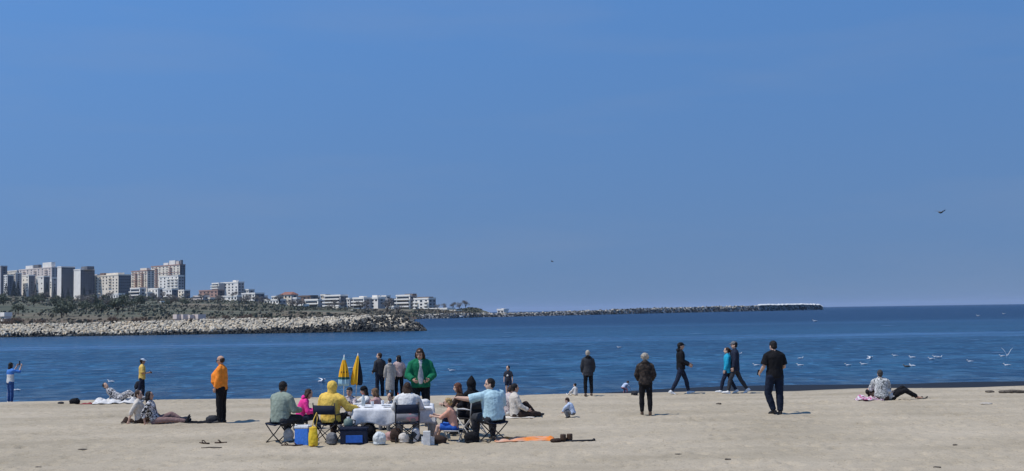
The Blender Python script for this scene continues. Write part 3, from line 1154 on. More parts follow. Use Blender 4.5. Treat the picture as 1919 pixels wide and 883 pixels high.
# ---------------------------------------------------------------- the air over the sea
hz_m = bpy.data.materials.new('haze_air')
hz_m.use_nodes = True
hn = hz_m.node_tree.nodes
hn.remove(hn['Principled BSDF'])
pv = hn.new('ShaderNodeVolumePrincipled')
pv.inputs['Density'].default_value = 4e-5
pv.inputs['Color'].default_value = (.62, .76, 1.0, 1)
pv.inputs['Anisotropy'].default_value = 0.0
hz_m.node_tree.links.new(pv.outputs[0], hn['Material Output'].inputs['Volume'])
hz = MB().box((0, 12200, 36.5), (18400, 24600 + 400, 78)).build('haze', hz_m)
hz['kind'] = 'stuff'
# ---------------------------------------------------------------- buildings on the headland
WALL = {
    'white': mat('wall_white', (.86, .82, .74), rough=.9, var=.06, scale=.2, bump=0),
    'cream': mat('wall_cream', (.80, .72, .59), rough=.9, var=.08, scale=.2, bump=0),
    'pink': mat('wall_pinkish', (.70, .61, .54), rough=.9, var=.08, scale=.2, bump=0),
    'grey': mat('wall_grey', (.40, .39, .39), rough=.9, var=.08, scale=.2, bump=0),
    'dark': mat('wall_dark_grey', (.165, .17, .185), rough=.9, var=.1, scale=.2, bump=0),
    'red': mat('wall_brick_red', (.42, .27, .22), rough=.9, var=.1, scale=.2, bump=0),
    'brown': mat('wall_brown', (.20, .15, .13), rough=.9, var=.1, scale=.2, bump=0),
}
GLASS = mat('window_glass_dark', (.035, .042, .052), rough=.15, var=.3, scale=.3, bump=0, spec=.5)
ROOF = mat('roof_felt', (.20, .19, .18), rough=.95, var=.1, scale=.3, bump=0)
ROOF_RED = mat('roof_tile', (.27, .13, .10), rough=.95, var=.15, scale=.6, bump=.2)
EX, EY = .714, .70
TH = atan2(-EY, EX)

def shared(name, me, m, parent, loc, rot=None):
    o = bpy.data.objects.new(name, me)
    col.objects.link(o)
    o.parent = parent
    o.location = loc
    if rot: o.rotation_euler = rot
    return o

def mesh_of(fn, name, m):
    mb = MB(); fn(mb)
    bmesh.ops.recalc_face_normals(mb.bm, faces=mb.bm.faces[:])
    me = bpy.data.meshes.new(name); mb.bm.to_mesh(me); mb.bm.free()
    for q in (m if isinstance(m, (list, tuple)) else [m]): me.materials.append(q)
    return me

def block(label, x0, xm, x1, yt, yb, Y, floors, wall='white', side=None, win=(4, 3), balc=(), trim=None, roof='flat', hut=None, cat='apartment block', name='apartment_block', bands=False, skip=0.0, seed=1):
    """a prism whose bright front runs x0..xm and whose shaded side runs xm..x1 in the photograph's columns"""
    rnd = random.Random(seed)
    a0, a1 = (x0 - 959.5) / F, (x1 - 959.5) / F
    C = at_dist(xm, yt, Y)
    zt = C.z
    zb = at_dist(xm, yb, Y).z
    L = (C.x - a0 * Y) / (EX + EY * a0)
    M = (a1 * Y - C.x) / (EY - EX * a1)
    M = max(M, min(6.0, .7 * L))
    g = empty(name, (C.x, Y, zb), TH)
    tag(g, label, cat)
    Hh = zt - zb
    fh = Hh / floors
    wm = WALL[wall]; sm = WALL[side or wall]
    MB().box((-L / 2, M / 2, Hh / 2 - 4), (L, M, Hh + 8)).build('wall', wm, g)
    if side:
        MB().box((.13, M / 2, Hh / 2 - 4), (.25, M - .02, Hh + 7.9)).build('side_wall', sm, g)  # side face in a mostly darker colour, its shade put into the wall
    tm = WALL[trim] if trim else wm
    mb = MB()
    if roof == 'flat':
        mb.box((-L / 2, M / 2, Hh + .12), (L + .5, M + .5, .24))
        for (cx, cy, sx, sy) in ((-L / 2, -.1, L + .5, .3), (-L / 2, M + .1, L + .5, .3), (.1, M / 2, .3, M - .1), (-L - .1, M / 2, .3, M - .1)):
            mb.box((cx, cy, Hh + .63), (sx, sy, .8))
        mb.build('roof', tm, g)
    else:
        mb2 = MB()
        h_ = .22 * min(L, M) + .8
        e = .7
        p = [(-L - e, -e, Hh), (e, -e, Hh), (e, M + e, Hh), (-L - e, M + e, Hh)]
        r_ = [(-L + M / 3, M / 2, Hh + h_), (-M / 3, M / 2, Hh + h_)] if L > M else [(-L / 2, M / 2 - .5, Hh + h_), (-L / 2, M / 2 + .5, Hh + h_)]
        vs_ = [mb2.bm.verts.new(V(q)) for q in p + r_]
        for f in ((0, 1, 5, 4), (1, 2, 5), (2, 3, 4, 5), (3, 0, 4), (3, 2, 1, 0)):
            mb2.bm.faces.new([vs_[i] for i in f])
        mb.bm.free()
        mb2.build('roof', ROOF_RED, g)
    for (fx, fy, sx, sy, h_, m_) in (hut or ()):
        MB().box((-L * fx, M * fy, Hh + .24 + h_ / 2), (L * sx, M * sy, h_)).build('roof_hut', WALL[m_], g)
    nf, ns = win
    if nf:
        w_ = min(1.9, L / nf * .52)
        if bands:
            wl = L * .86
            me = mesh_of(lambda q: q.box((0, 0, 0), (wl, .14, fh * .56)), 'window', GLASS)
            for f in range(floors):
                if f % 1 == 0:
                    shared('window', me, GLASS, g, (-L / 2, -.05, fh * (f + .52)))
            sl = mesh_of(lambda q: (q.box((0, -.7, 0), (L + .4, 1.5, .28)), q.box((0, -1.40, .45), (L + .4, .12, .62))), 'balcony', tm)
            for f in range(1, floors):
                shared('balcony', sl, tm, g, (-L / 2, -.02, fh * f + .05))
        else:
            me = mesh_of(lambda q: q.box((0, 0, 0), (w_, .14, fh * .48)), 'window', GLASS)
            bl = mesh_of(lambda q: (q.box((0, -.6, -.05), (L / nf * .84, 1.3, .2)), q.box((0, -1.19, .42), (L / nf * .84, .12, .74))), 'balcony', tm)
            for f in range(floors):
                for c in range(nf):
                    if rnd.random() < skip: continue
                    x = -L * (c + .5) / nf
                    shared('window', me, GLASS, g, (x, -.05, fh * (f + .52)))
                    if c in balc:
                        shared('balcony', bl, tm, g, (x, -.02, fh * f + .2))
    if ns:
        w_ = min(1.6, M / ns * .45)
        me = mesh_of(lambda q: q.box((0, 0, 0), (.14, w_, fh * .45)), 'window', GLASS)
        off = .27 if side else .05
        for f in range(floors):
            for c in range(ns):
                if rnd.random() < skip: continue
                shared('window', me, GLASS, g, (off, M * (c + .5) / ns, fh * (f + .52)))
    if trim and not bands:
        mb = MB()
        for f in range(2, floors, 3):
            mb.box((-L / 2, -.10, fh * f), (L + .2, .22, .35))
        mb.build('cornice', tm, g)
    return g

B = block
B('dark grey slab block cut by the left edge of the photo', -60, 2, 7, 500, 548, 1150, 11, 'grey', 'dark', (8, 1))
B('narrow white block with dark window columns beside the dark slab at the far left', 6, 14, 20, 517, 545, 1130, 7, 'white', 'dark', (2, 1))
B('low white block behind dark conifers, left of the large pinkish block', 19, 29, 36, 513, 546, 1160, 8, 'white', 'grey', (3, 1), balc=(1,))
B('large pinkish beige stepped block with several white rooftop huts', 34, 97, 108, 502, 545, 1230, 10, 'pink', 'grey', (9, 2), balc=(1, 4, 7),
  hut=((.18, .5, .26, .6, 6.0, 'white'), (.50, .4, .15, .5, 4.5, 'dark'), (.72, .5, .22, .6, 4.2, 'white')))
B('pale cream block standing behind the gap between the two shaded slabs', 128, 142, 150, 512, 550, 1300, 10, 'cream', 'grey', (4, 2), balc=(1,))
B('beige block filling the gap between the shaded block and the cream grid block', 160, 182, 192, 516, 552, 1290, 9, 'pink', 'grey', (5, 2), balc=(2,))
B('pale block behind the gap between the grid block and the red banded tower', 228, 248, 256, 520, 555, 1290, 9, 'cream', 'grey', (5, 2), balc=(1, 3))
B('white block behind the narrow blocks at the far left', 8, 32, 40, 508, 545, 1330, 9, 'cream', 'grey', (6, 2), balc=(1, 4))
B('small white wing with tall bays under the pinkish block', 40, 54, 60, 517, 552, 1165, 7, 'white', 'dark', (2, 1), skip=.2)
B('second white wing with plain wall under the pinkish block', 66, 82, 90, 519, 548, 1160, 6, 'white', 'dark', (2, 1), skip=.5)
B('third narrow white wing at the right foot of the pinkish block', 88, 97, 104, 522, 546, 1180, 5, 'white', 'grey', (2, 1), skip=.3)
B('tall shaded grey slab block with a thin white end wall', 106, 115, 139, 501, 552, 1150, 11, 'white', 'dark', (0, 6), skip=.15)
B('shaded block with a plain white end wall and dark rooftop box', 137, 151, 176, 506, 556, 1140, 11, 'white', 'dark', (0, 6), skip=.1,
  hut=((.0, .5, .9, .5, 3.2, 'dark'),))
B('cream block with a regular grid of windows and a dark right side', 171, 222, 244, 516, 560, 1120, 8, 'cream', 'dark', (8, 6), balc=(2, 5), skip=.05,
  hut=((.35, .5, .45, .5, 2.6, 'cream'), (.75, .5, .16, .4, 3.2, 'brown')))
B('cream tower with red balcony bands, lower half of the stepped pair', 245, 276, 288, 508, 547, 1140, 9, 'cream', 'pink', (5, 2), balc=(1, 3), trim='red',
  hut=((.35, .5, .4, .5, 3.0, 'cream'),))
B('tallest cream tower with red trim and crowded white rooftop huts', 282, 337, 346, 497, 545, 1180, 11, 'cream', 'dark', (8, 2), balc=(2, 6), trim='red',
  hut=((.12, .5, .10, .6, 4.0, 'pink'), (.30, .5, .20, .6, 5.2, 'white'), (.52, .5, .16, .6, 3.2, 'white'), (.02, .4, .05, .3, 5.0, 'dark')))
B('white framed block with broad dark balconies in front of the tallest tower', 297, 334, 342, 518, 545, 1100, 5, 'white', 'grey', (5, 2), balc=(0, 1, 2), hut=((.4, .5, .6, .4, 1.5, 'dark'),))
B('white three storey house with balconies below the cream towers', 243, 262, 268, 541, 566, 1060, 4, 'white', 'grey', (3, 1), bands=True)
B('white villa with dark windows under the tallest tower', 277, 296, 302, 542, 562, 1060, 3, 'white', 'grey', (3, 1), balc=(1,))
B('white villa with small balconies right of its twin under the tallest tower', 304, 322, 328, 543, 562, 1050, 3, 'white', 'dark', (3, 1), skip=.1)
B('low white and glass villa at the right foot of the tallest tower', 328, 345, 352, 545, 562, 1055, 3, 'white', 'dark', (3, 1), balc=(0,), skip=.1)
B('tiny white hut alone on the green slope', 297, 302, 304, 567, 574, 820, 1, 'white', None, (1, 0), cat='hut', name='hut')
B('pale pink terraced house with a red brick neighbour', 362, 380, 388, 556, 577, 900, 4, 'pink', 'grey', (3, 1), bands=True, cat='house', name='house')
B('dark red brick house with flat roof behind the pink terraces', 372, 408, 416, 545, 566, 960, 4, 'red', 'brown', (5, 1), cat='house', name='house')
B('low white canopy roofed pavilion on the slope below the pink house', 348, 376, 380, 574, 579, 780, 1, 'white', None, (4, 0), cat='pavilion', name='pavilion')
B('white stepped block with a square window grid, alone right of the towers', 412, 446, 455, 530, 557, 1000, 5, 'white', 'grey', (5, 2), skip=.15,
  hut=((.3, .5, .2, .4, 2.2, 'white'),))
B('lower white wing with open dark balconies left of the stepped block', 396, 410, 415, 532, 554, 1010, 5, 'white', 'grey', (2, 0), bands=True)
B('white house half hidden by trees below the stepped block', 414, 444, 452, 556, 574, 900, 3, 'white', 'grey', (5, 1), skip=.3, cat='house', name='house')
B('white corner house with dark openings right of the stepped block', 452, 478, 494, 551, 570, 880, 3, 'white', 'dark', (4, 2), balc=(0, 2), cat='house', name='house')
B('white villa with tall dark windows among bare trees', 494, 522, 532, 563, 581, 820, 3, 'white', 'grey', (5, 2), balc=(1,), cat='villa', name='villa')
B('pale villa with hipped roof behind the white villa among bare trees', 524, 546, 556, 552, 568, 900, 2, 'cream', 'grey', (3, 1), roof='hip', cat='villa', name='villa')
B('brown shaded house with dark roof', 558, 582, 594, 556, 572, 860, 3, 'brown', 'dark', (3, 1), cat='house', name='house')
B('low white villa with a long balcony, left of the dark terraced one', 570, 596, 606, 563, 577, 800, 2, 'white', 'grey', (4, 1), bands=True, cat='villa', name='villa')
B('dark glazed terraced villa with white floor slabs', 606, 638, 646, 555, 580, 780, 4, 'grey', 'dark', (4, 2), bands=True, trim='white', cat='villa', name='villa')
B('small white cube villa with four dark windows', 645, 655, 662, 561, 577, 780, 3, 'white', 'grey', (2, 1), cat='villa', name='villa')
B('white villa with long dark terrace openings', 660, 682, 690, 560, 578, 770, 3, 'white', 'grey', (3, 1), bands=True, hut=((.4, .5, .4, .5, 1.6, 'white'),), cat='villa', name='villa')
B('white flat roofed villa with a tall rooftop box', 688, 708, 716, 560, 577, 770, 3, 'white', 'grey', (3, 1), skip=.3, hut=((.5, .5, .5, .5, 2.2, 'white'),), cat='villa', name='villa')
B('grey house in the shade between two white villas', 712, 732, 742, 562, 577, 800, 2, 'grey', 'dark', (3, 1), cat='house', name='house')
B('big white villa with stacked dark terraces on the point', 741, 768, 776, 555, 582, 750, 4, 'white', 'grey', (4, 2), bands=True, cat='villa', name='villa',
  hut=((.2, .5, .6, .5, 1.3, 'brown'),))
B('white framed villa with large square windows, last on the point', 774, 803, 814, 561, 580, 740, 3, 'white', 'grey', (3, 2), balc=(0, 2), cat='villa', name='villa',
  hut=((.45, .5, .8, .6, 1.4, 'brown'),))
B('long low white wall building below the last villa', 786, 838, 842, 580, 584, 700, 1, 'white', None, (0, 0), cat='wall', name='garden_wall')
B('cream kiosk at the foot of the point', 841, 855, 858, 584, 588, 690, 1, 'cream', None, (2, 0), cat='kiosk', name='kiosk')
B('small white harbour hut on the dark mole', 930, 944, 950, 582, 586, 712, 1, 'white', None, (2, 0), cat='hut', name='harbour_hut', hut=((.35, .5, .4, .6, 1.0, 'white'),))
B('small white and pink beach cabin at the left end behind the breakwater', 2, 9, 11, 593, 600, 300, 1, 'white', 'pink', (2, 0), cat='cabin', name='cabin')
for i, (a, b, c, yt) in enumerate(((326, 332, 334, 596), (337, 344, 346, 596), (352, 357, 359, 597), (362, 372, 374, 596))):
    B(('first', 'second', 'third', 'last')[i] + ' from the left of four low white beach huts behind the breakwater', a, b, c, yt + 2, yt + 8, 260, 1, 'pink', 'pink', (1, 0), cat='beach hut', name='beach_hut')


for (lab, a_, m_, z_, yt_, yb_, Y_, fl, wl, kw) in (
    ('low pale house tucked between the red house and the stepped block', 386, 394, 398, 560, 570, 900, 2, 'cream', {}),
    ('small white house behind bare trees, right of the corner house', 478, 490, 496, 556, 570, 900, 2, 'white', {}),
    ('narrow pale house just right of the pale hipped villa', 548, 556, 561, 560, 572, 830, 2, 'white', {}),
    ('grey white house between the brown shaded house and the long balcony', 583, 592, 597, 557, 566, 880, 2, 'white', {}),
    ('little cream house low on the slope under the dark terraced villa', 622, 634, 640, 578, 584, 700, 1, 'cream', {}),
    ('white house with a flat roof between the rooftop box villa and the shade house', 714, 724, 728, 556, 566, 860, 2, 'white', {}),
    ('pale garden house low between the shaded house and the big terraces', 726, 738, 742, 576, 582, 720, 1, 'white', {}),
    ('low white terrace building in front of the tall windowed villa', 500, 520, 526, 578, 584, 760, 1, 'white', {}),
    ('small beige house on the slope below the white corner house', 452, 466, 470, 570, 577, 800, 1, 'cream', {}),
    ('white two storey house above the bare trees, left of the pale hipped villa', 508, 520, 525, 557, 567, 900, 2, 'white', {}),
    ('cream house peeping over the long balcony villa', 600, 610, 614, 554, 564, 880, 2, 'cream', {}),
    ('white cube house low before the brown shaded house', 556, 568, 574, 573, 581, 740, 1, 'white', {}),
    ('white house wedged left of the small cube villa', 636, 646, 650, 564, 577, 800, 2, 'white', {}),
    ('long low cream house on the slope below the pale hipped villa', 530, 552, 558, 577, 583, 730, 1, 'cream', {}),
    ('white house behind the stepped block on its right flank', 455, 466, 470, 544, 554, 1000, 2, 'white', {}),
    ('low white boathouse on the shore below the small cube villa', 648, 668, 674, 584, 589, 640, 1, 'white', {}),
    ('white annex at the left foot of the cream block with the window grid', 206, 222, 226, 552, 566, 1040, 2, 'white', {}),
    ('low white annex under the cream tower with red bands', 262, 276, 280, 549, 563, 1060, 2, 'white', {})):
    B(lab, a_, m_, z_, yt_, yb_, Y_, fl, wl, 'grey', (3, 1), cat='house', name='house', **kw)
# small white motor boat off the point
p = on_water(843, 597)
g = empty('motor_boat', (p.x, 640, WATER_Z), 0)
tag(g, 'small white motor boat lying off the villa point', 'boat')
mb = MB()
mb.tube([(-4.6, 0, .5), (-3, 0, .5), (0, 0, .45), (3, 0, .55), (5.2, 0, .95)], [(.9, .7), (1.1, .8), (1.2, .8), (.9, .75), (.08, .2)], 10, right=(0, 1, 0))
mb.build('hull', CONC_WHITE, g, smooth=True)
MB().box((-.4, 0, 1.6), (3.2, 1.6, 1.0)).build('cabin', CONC_WHITE, g, bevel=.1)
MB().box((-.3, 0, 1.75), (2.6, 1.64, .4)).build('window', GLASS, g)

# ---------------------------------------------------------------- trees and scrub
BARK = mat('bark', (.07, .055, .045), rough=.95, var=.25, scale=3, bump=.4)
LEAF_GREEN = mat('leaf_dull_green', (.125, .14, .10), rough=.9, var=.45, scale=.9, bump=0)
LEAF_DARK = mat('leaf_dark', (.06, .072, .064), rough=.9, var=.4, scale=.9, bump=0)
TWIG_GREY = mat('twig_grey_brown', (.20, .185, .17), rough=.95, var=.35, scale=.9, bump=0)
TWIG_BROWN = mat('twig_red_brown', (.19, .14, .105), rough=.95, var=.35, scale=.9, bump=0)

def tree_proto(name, seed, h, w, m, n, kind='round', leaf=.42):
    rnd = random.Random(seed)
    g = empty(name)
    mb = MB()
    th = h * (.35 if kind != 'cone' else .2)
    mb.tube([(0, 0, -1), (0, 0, 0), (rnd.uniform(-.2, .2), .1, th), (rnd.uniform(-.4, .4), 0, h * .7)], [.3, .22, .16, .05], 7)
    limbs = []
    if kind != 'cone':
        for q in range(7):
            a = q * 2.4 + rnd.random()
            z0 = th * rnd.uniform(.6, 1.2)
            e = V((cos(a) * w * rnd.uniform(.5, .8), sin(a) * w * rnd.uniform(.5, .8), h * rnd.uniform(.55, .92)))
            s = V((0, 0, z0))
            mb.tube([s, s.lerp(e, .5) + V((0, 0, .2)), e], [.11, .07, .025], 5)
            limbs.append(e)
    mb.build('trunk', BARK, g, smooth=True)
    cr = MB()
    lobes = [(e, rnd.uniform(.28, .5) * w) for e in limbs] + [(V((0, 0, h * .78)), w * .5)]
    for q in range(n):
        if kind == 'cone':
            z = rnd.random() ** 1.3
            rr = w * (1 - z) ** .85 * (.6 + .4 * rnd.random()) * (1 + .2 * sin(z * 30))
            a = rnd.uniform(0, 2 * pi)
            p = V((cos(a) * rr, sin(a) * rr, h * (.06 + .94 * z)))
        else:
            c, r_ = rnd.choice(lobes)
            d = V((rnd.gauss(0, 1), rnd.gauss(0, 1), rnd.gauss(0, .8))).normalized() * r_ * rnd.random() ** .4
            p = c + d
        s = leaf * rnd.uniform(.5, 1.2)
        u = V((rnd.gauss(0, 1), rnd.gauss(0, 1), rnd.gauss(0, 1))).normalized()
        v = u.orthogonal().normalized()
        v = Matrix.Rotation(rnd.uniform(0, 6.28), 3, u) @ v
        uu = u.cross(v)
        cr.poly([p - v * s, p + uu * s * .6, p + v * s, p - uu * s * .5 + u * s * .3])
    cr.build('crown', m, g)
    return g

TP = {
    'bare_tree': (tree_proto('bare_tree', 1, 6.5, 3.0, TWIG_GREY, 420, leaf=.30), tree_proto('bare_tree', 2, 5.2, 3.0, TWIG_GREY, 380, leaf=.30)),
    'brown_shrub': (tree_proto('brown_shrub', 3, 3.2, 2.4, TWIG_BROWN, 380, leaf=.26), tree_proto('brown_shrub', 4, 2.6, 2.4, TWIG_BROWN, 340, leaf=.26)),
    'green_tree': (tree_proto('green_tree', 5, 6.0, 3.4, LEAF_GREEN, 620, leaf=.42), tree_proto('green_tree', 6, 5.0, 3.2, LEAF_GREEN, 560, leaf=.42)),
    'conifer': (tree_proto('conifer', 7, 10, 2.2, LEAF_DARK, 520, 'cone', leaf=.42),),
}
TL = {
    'bare_tree': ('leafless grey brown tree on the headland slope', 'tree', 'bare trees on the headland'),
    'brown_shrub': ('low red brown bush on the shore behind the breakwater', 'bush', 'brown bushes behind the breakwater'),
    'green_tree': ('dull green bushy tree on the headland slope', 'tree', 'green trees on the headland'),
    'conifer': ('dark pointed conifer before the tower blocks', 'tree', 'dark conifers before the tower blocks'),
}
used = {}
def plant(kind, c, Y, s=1.0):
    X = (c - 959.5) / F * Y
    z = terr_z(X, Y)
    if z < .2: return
    pr = TP[kind][random.randrange(len(TP[kind]))]
    o = pr if not used.get(pr.name) else copy_tree(pr)
    used[pr.name] = True
    o.location = (X, Y, z - .1)
    o.rotation_euler = (0, 0, random.uniform(0, 6.28))
    k = s * random.uniform(.8, 1.2)
    o.scale = (k, k, k * random.uniform(.9, 1.1))
    lb, ct, gr = TL[kind]
    tag(o, lb, ct, gr)
random.seed(21)
for c in (12, 22, 27, 33, 47, 61, 64, 88, 102, 118, 128, 158, 166, 236): plant('conifer', c + random.uniform(-2, 2), random.uniform(1060, 1110), random.uniform(.7, 1.2))
for i in range(42):
    c = random.uniform(-20, 350); Y_ = random.uniform(560, 1020); plant('green_tree', c, Y_, random.uniform(.5, .95) * (1.0 if Y_ < 800 else .8))
for i in range(16):
    c = random.uniform(-20, 260); plant('green_tree', c, random.uniform(330, 600), random.uniform(.6, 1.0))
for i in range(32):
    c = random.uniform(340, 760); Yb = interp(TERR, c)[1]; plant('bare_tree', c, Yb * random.uniform(.78, .98), random.uniform(.6, 1.0))
for i in range(22):
    c = random.uniform(60, 340); plant('bare_tree', c, random.uniform(420, 1040), random.uniform(.7, 1.1))
for c in (817, 829, 846, 860, 871): plant('bare_tree', c + random.uniform(-2, 2), random.uniform(715, 730), random.uniform(.5, .85))
for i in range(36):
    c = random.uniform(-10, 560); plant('brown_shrub', c, random.uniform(250, 300), random.uniform(.25, .55))
# ground scrub too thick to count
mb = MB()
random.seed(8)
for i in range(9000):
    c = random.uniform(-60, 900); f0, bk, tp = interp(TERR, c)
    Y = f0 + (bk - f0) * random.uniform(.02, 1.0)
    X = (c - 959.5) / F * Y
    z = terr_z(X, Y)
    if z < .3: continue
    if N3(X * .02, Y * .02, 5) < -.12: continue
    s = random.uniform(.35, 1.0) * (Y / 700) ** .5
    for q in range(2):
        u = V((random.gauss(0, 1), random.gauss(0, 1), random.gauss(0, .6))).normalized(); v = u.orthogonal().normalized(); uu = u.cross(v)
        p = V((X + random.uniform(-s, s), Y + random.uniform(-s, s), z + s * random.uniform(.2, .9)))
        mb.poly([p - v * s, p + uu * s * .7, p + v * s, p - uu * s * .6])
o = mb.build('scrub', mat('scrub', (.10, .112, .08), rough=.95, c2=(.20, .17, .13), scale=.02, bump=0))
o['kind'] = 'stuff'
# ---------------------------------------------------------------- cloth colours
def fab(name, c, **kw):
    kw.setdefault('rough', .9); kw.setdefault('var', .12); kw.setdefault('scale', 14); kw.setdefault('bump', .25); kw.setdefault('bscale', 90); kw.setdefault('spec', .15)
    return mat(name, c, **kw)
C_BLACK = fab('cloth_black', (.012, .012, .014))
C_NAVY = fab('cloth_navy', (.018, .024, .045))
C_DKGREY = fab('cloth_dark_grey', (.040, .042, .048))
C_GREY = fab('cloth_grey', (.16, .165, .175))
C_JEANS = fab('denim_dark', (.013, .019, .036))
C_JEANS_MID = fab('denim_blue', (.045, .11, .27))
C_WHITE = fab('cloth_white', (.66, .65, .63))
C_CREAM = fab('cloth_cream', (.60, .55, .48))
C_BEIGE = fab('cloth_grey_beige', (.37, .35, .32))
C_YELLOW = fab('cloth_yellow', (.74, .50, .105))
C_TEE_YEL = fab('tee_yellow', (.66, .45, .12))
C_ORANGE = fab('jumper_orange', (.85, .26, .035))
C_SAGE = fab('shirt_sage_green', (.25, .30, .25))
C_PINK = fab('jacket_magenta', (.75, .045, .27))
C_GREEN = fab('jacket_green', (.012, .155, .075))
C_LBLUE = fab('shirt_light_blue', (.42, .60, .66))
C_PALEBLUE = fab('jacket_pale_blue', (.46, .54, .68))
C_TURQ = fab('jacket_turquoise', (.02, .32, .50))
C_PEACH = fab('top_peach', (.66, .34, .24))
C_ROSE = fab('top_dusty_rose', (.48, .30, .29))
C_BLUE = fab('cloth_bright_blue', (.035, .13, .48))
C_BROWN = fab('cloth_brown', (.05, .033, .026))
C_CAMO = pattern('coat_dark_pattern', [(.012, .012, .014), (.05, .035, .026), (.018, .016, .016), (.07, .055, .045)], 16)
C_FLORAL = pattern('top_black_white_print', [(.02, .02, .022), (.62, .60, .58), (.10, .09, .10), (.70, .68, .66)], 11)
C_GREYPRINT = pattern('top_grey_white_print', [(.60, .60, .58), (.22, .23, .24), (.66, .66, .63), (.07, .08, .08), (.62, .62, .6)], 9)
C_ROSEPRINT = pattern('top_rose_print', [(.60, .56, .54), (.38, .26, .28), (.62, .58, .56), (.10, .07, .09)], 18)

# ---------------------------------------------------------------- furniture builders
FRAME_DARK = mat('frame_dark', (.025, .025, .028), rough=.45, bump=0)
FRAME_PALE = mat('frame_pale', (.50, .49, .47), rough=.4, bump=0)

def camp_chair(label, loc, rz, fabric, frame=FRAME_DARK, seat=None, w=.50, lower=None, group='folding chairs around the table'):
    g = empty('camp_chair', loc, rz); tag(g, label, 'folding chair', group)
    hw = w / 2
    # seat sags a little
    mb = MB()
    n = 6
    top_ = [[mb.bm.verts.new(((i / n - .5) * w, (j / n - .5) * .46, .44 - .035 * (1 - (2 * i / n - 1) ** 2))) for i in range(n + 1)] for j in range(n + 1)]
    bot = [[mb.bm.verts.new(v.co - V((0, 0, .012))) for v in r_] for r_ in top_]
    for A, fl in ((top_, 0), (bot, 1)):
        for j in range(n):
            for i in range(n):
                q = (A[j][i], A[j][i + 1], A[j + 1][i + 1], A[j + 1][i])
                mb.bm.faces.new(q if not fl else tuple(reversed(q)))
    ed = [(0, i) for i in range(n + 1)] + [(j, n) for j in range(1, n + 1)] + [(n, i) for i in range(n - 1, -1, -1)] + [(j, 0) for j in range(n - 1, 0, -1)]
    for a, b_ in zip(ed, ed[1:] + ed[:1]):
        mb.bm.faces.new((top_[a[0]][a[1]], bot[a[0]][a[1]], bot[b_[0]][b_[1]], top_[b_[0]][b_[1]]))
    mb.build('seat', seat or fabric, g, smooth=True)
    # back strap, bowed between the two posts
    def strap(z0, z1, name, m, bow=.05, y0=-.245):
        mb = MB(); n = 8
        F_ = [[mb.bm.verts.new(((i / n - .5) * w, y0 - bow * (1 - (2 * i / n - 1) ** 2) - (z - .44) * .12 + dy, z)) for i in range(n + 1)] for (z, dy) in ((z0, 0), (z1, 0), (z1, .012), (z0, .012))]
        for k in range(4):
            for i in range(n):
                mb.bm.faces.new((F_[k][i], F_[k][i + 1], F_[(k + 1) % 4][i + 1], F_[(k + 1) % 4][i]))
        for i in (0, n): mb.bm.faces.new([F_[k][i] for k in range(4)])
        mb.build(name, m, g, smooth=True)
    strap(.63, .83, 'backrest', fabric)
    if lower: strap(.47, .635, 'lower_back_panel', lower)
    for s in (-1, 1):
        MB().tube([(s * hw, -.23, .40), (s * hw, -.30, .88)], .013, 8).build('back_post', frame, g, smooth=True)
        MB().tube([(s * hw, -.24, .62), (s * (hw + .01), .0, .635), (s * hw, .23, .62), (s * hw, .24, .42)], [.012, .022, .02, .012], 8).build('armrest', frame, g, smooth=True)
        MB().tube([(s * hw, -.26, .0), (s * hw, .24, .43)], .012, 8).build('leg', frame, g, smooth=True)
        MB().tube([(s * hw, .26, .0), (s * hw, -.24, .43)], .012, 8).build('leg', frame, g, smooth=True)
    for y in (-.25, .25):
        MB().tube([(-hw, y, .02), (hw, y - .02, .42)], .010, 8).build('cross_brace', frame, g, smooth=True)
        MB().tube([(hw, y, .02), (-hw, y + .02, .42)], .010, 8).build('cross_brace', frame, g, smooth=True)
    return g

def stool(label, loc, rz, fabric, frame=FRAME_DARK, z=.43, w=.40, group='folding stools around the table'):
    g = empty('folding_stool', loc, rz); tag(g, label, 'folding stool', group)
    hw = w / 2
    mb = MB(); n = 8
    rows = []
    for (dy, dz) in ((-hw, 0), (hw, 0), (hw, -.014), (-hw, -.014)):
        rows.append([mb.bm.verts.new(((i / n - .5) * w, dy, z + dz - .03 * (1 - (2 * i / n - 1) ** 2))) for i in range(n + 1)])
    for k in range(4):
        for i in range(n):
            mb.bm.faces.new((rows[k][i], rows[k][i + 1], rows[(k + 1) % 4][i + 1], rows[(k + 1) % 4][i]))
    for i in (0, n): mb.bm.faces.new([rows[k][i] for k in range(4)])
    mb.build('seat', fabric, g, smooth=True)
    for y in (-hw * .9, hw * .9):
        for s in (-1, 1):
            MB().tube([(s * hw, y, z), (s * hw * .98, y, z - .02), (s * .02, y + s * .012, z * .48), (-s * hw * .95, y, .01)], .013, 8).build('leg', frame, g, smooth=True)
    for s in (-1, 1):
        MB().tube([(s * hw * .95, -hw * .9, .015), (s * hw * .95, hw * .9, .015)], .012, 8).build('foot_bar', frame, g, smooth=True)
        MB().tube([(s * hw, -hw * .95, z), (s * hw, hw * .95, z)], .013, 8).build('seat_rail', frame, g, smooth=True)
    return g

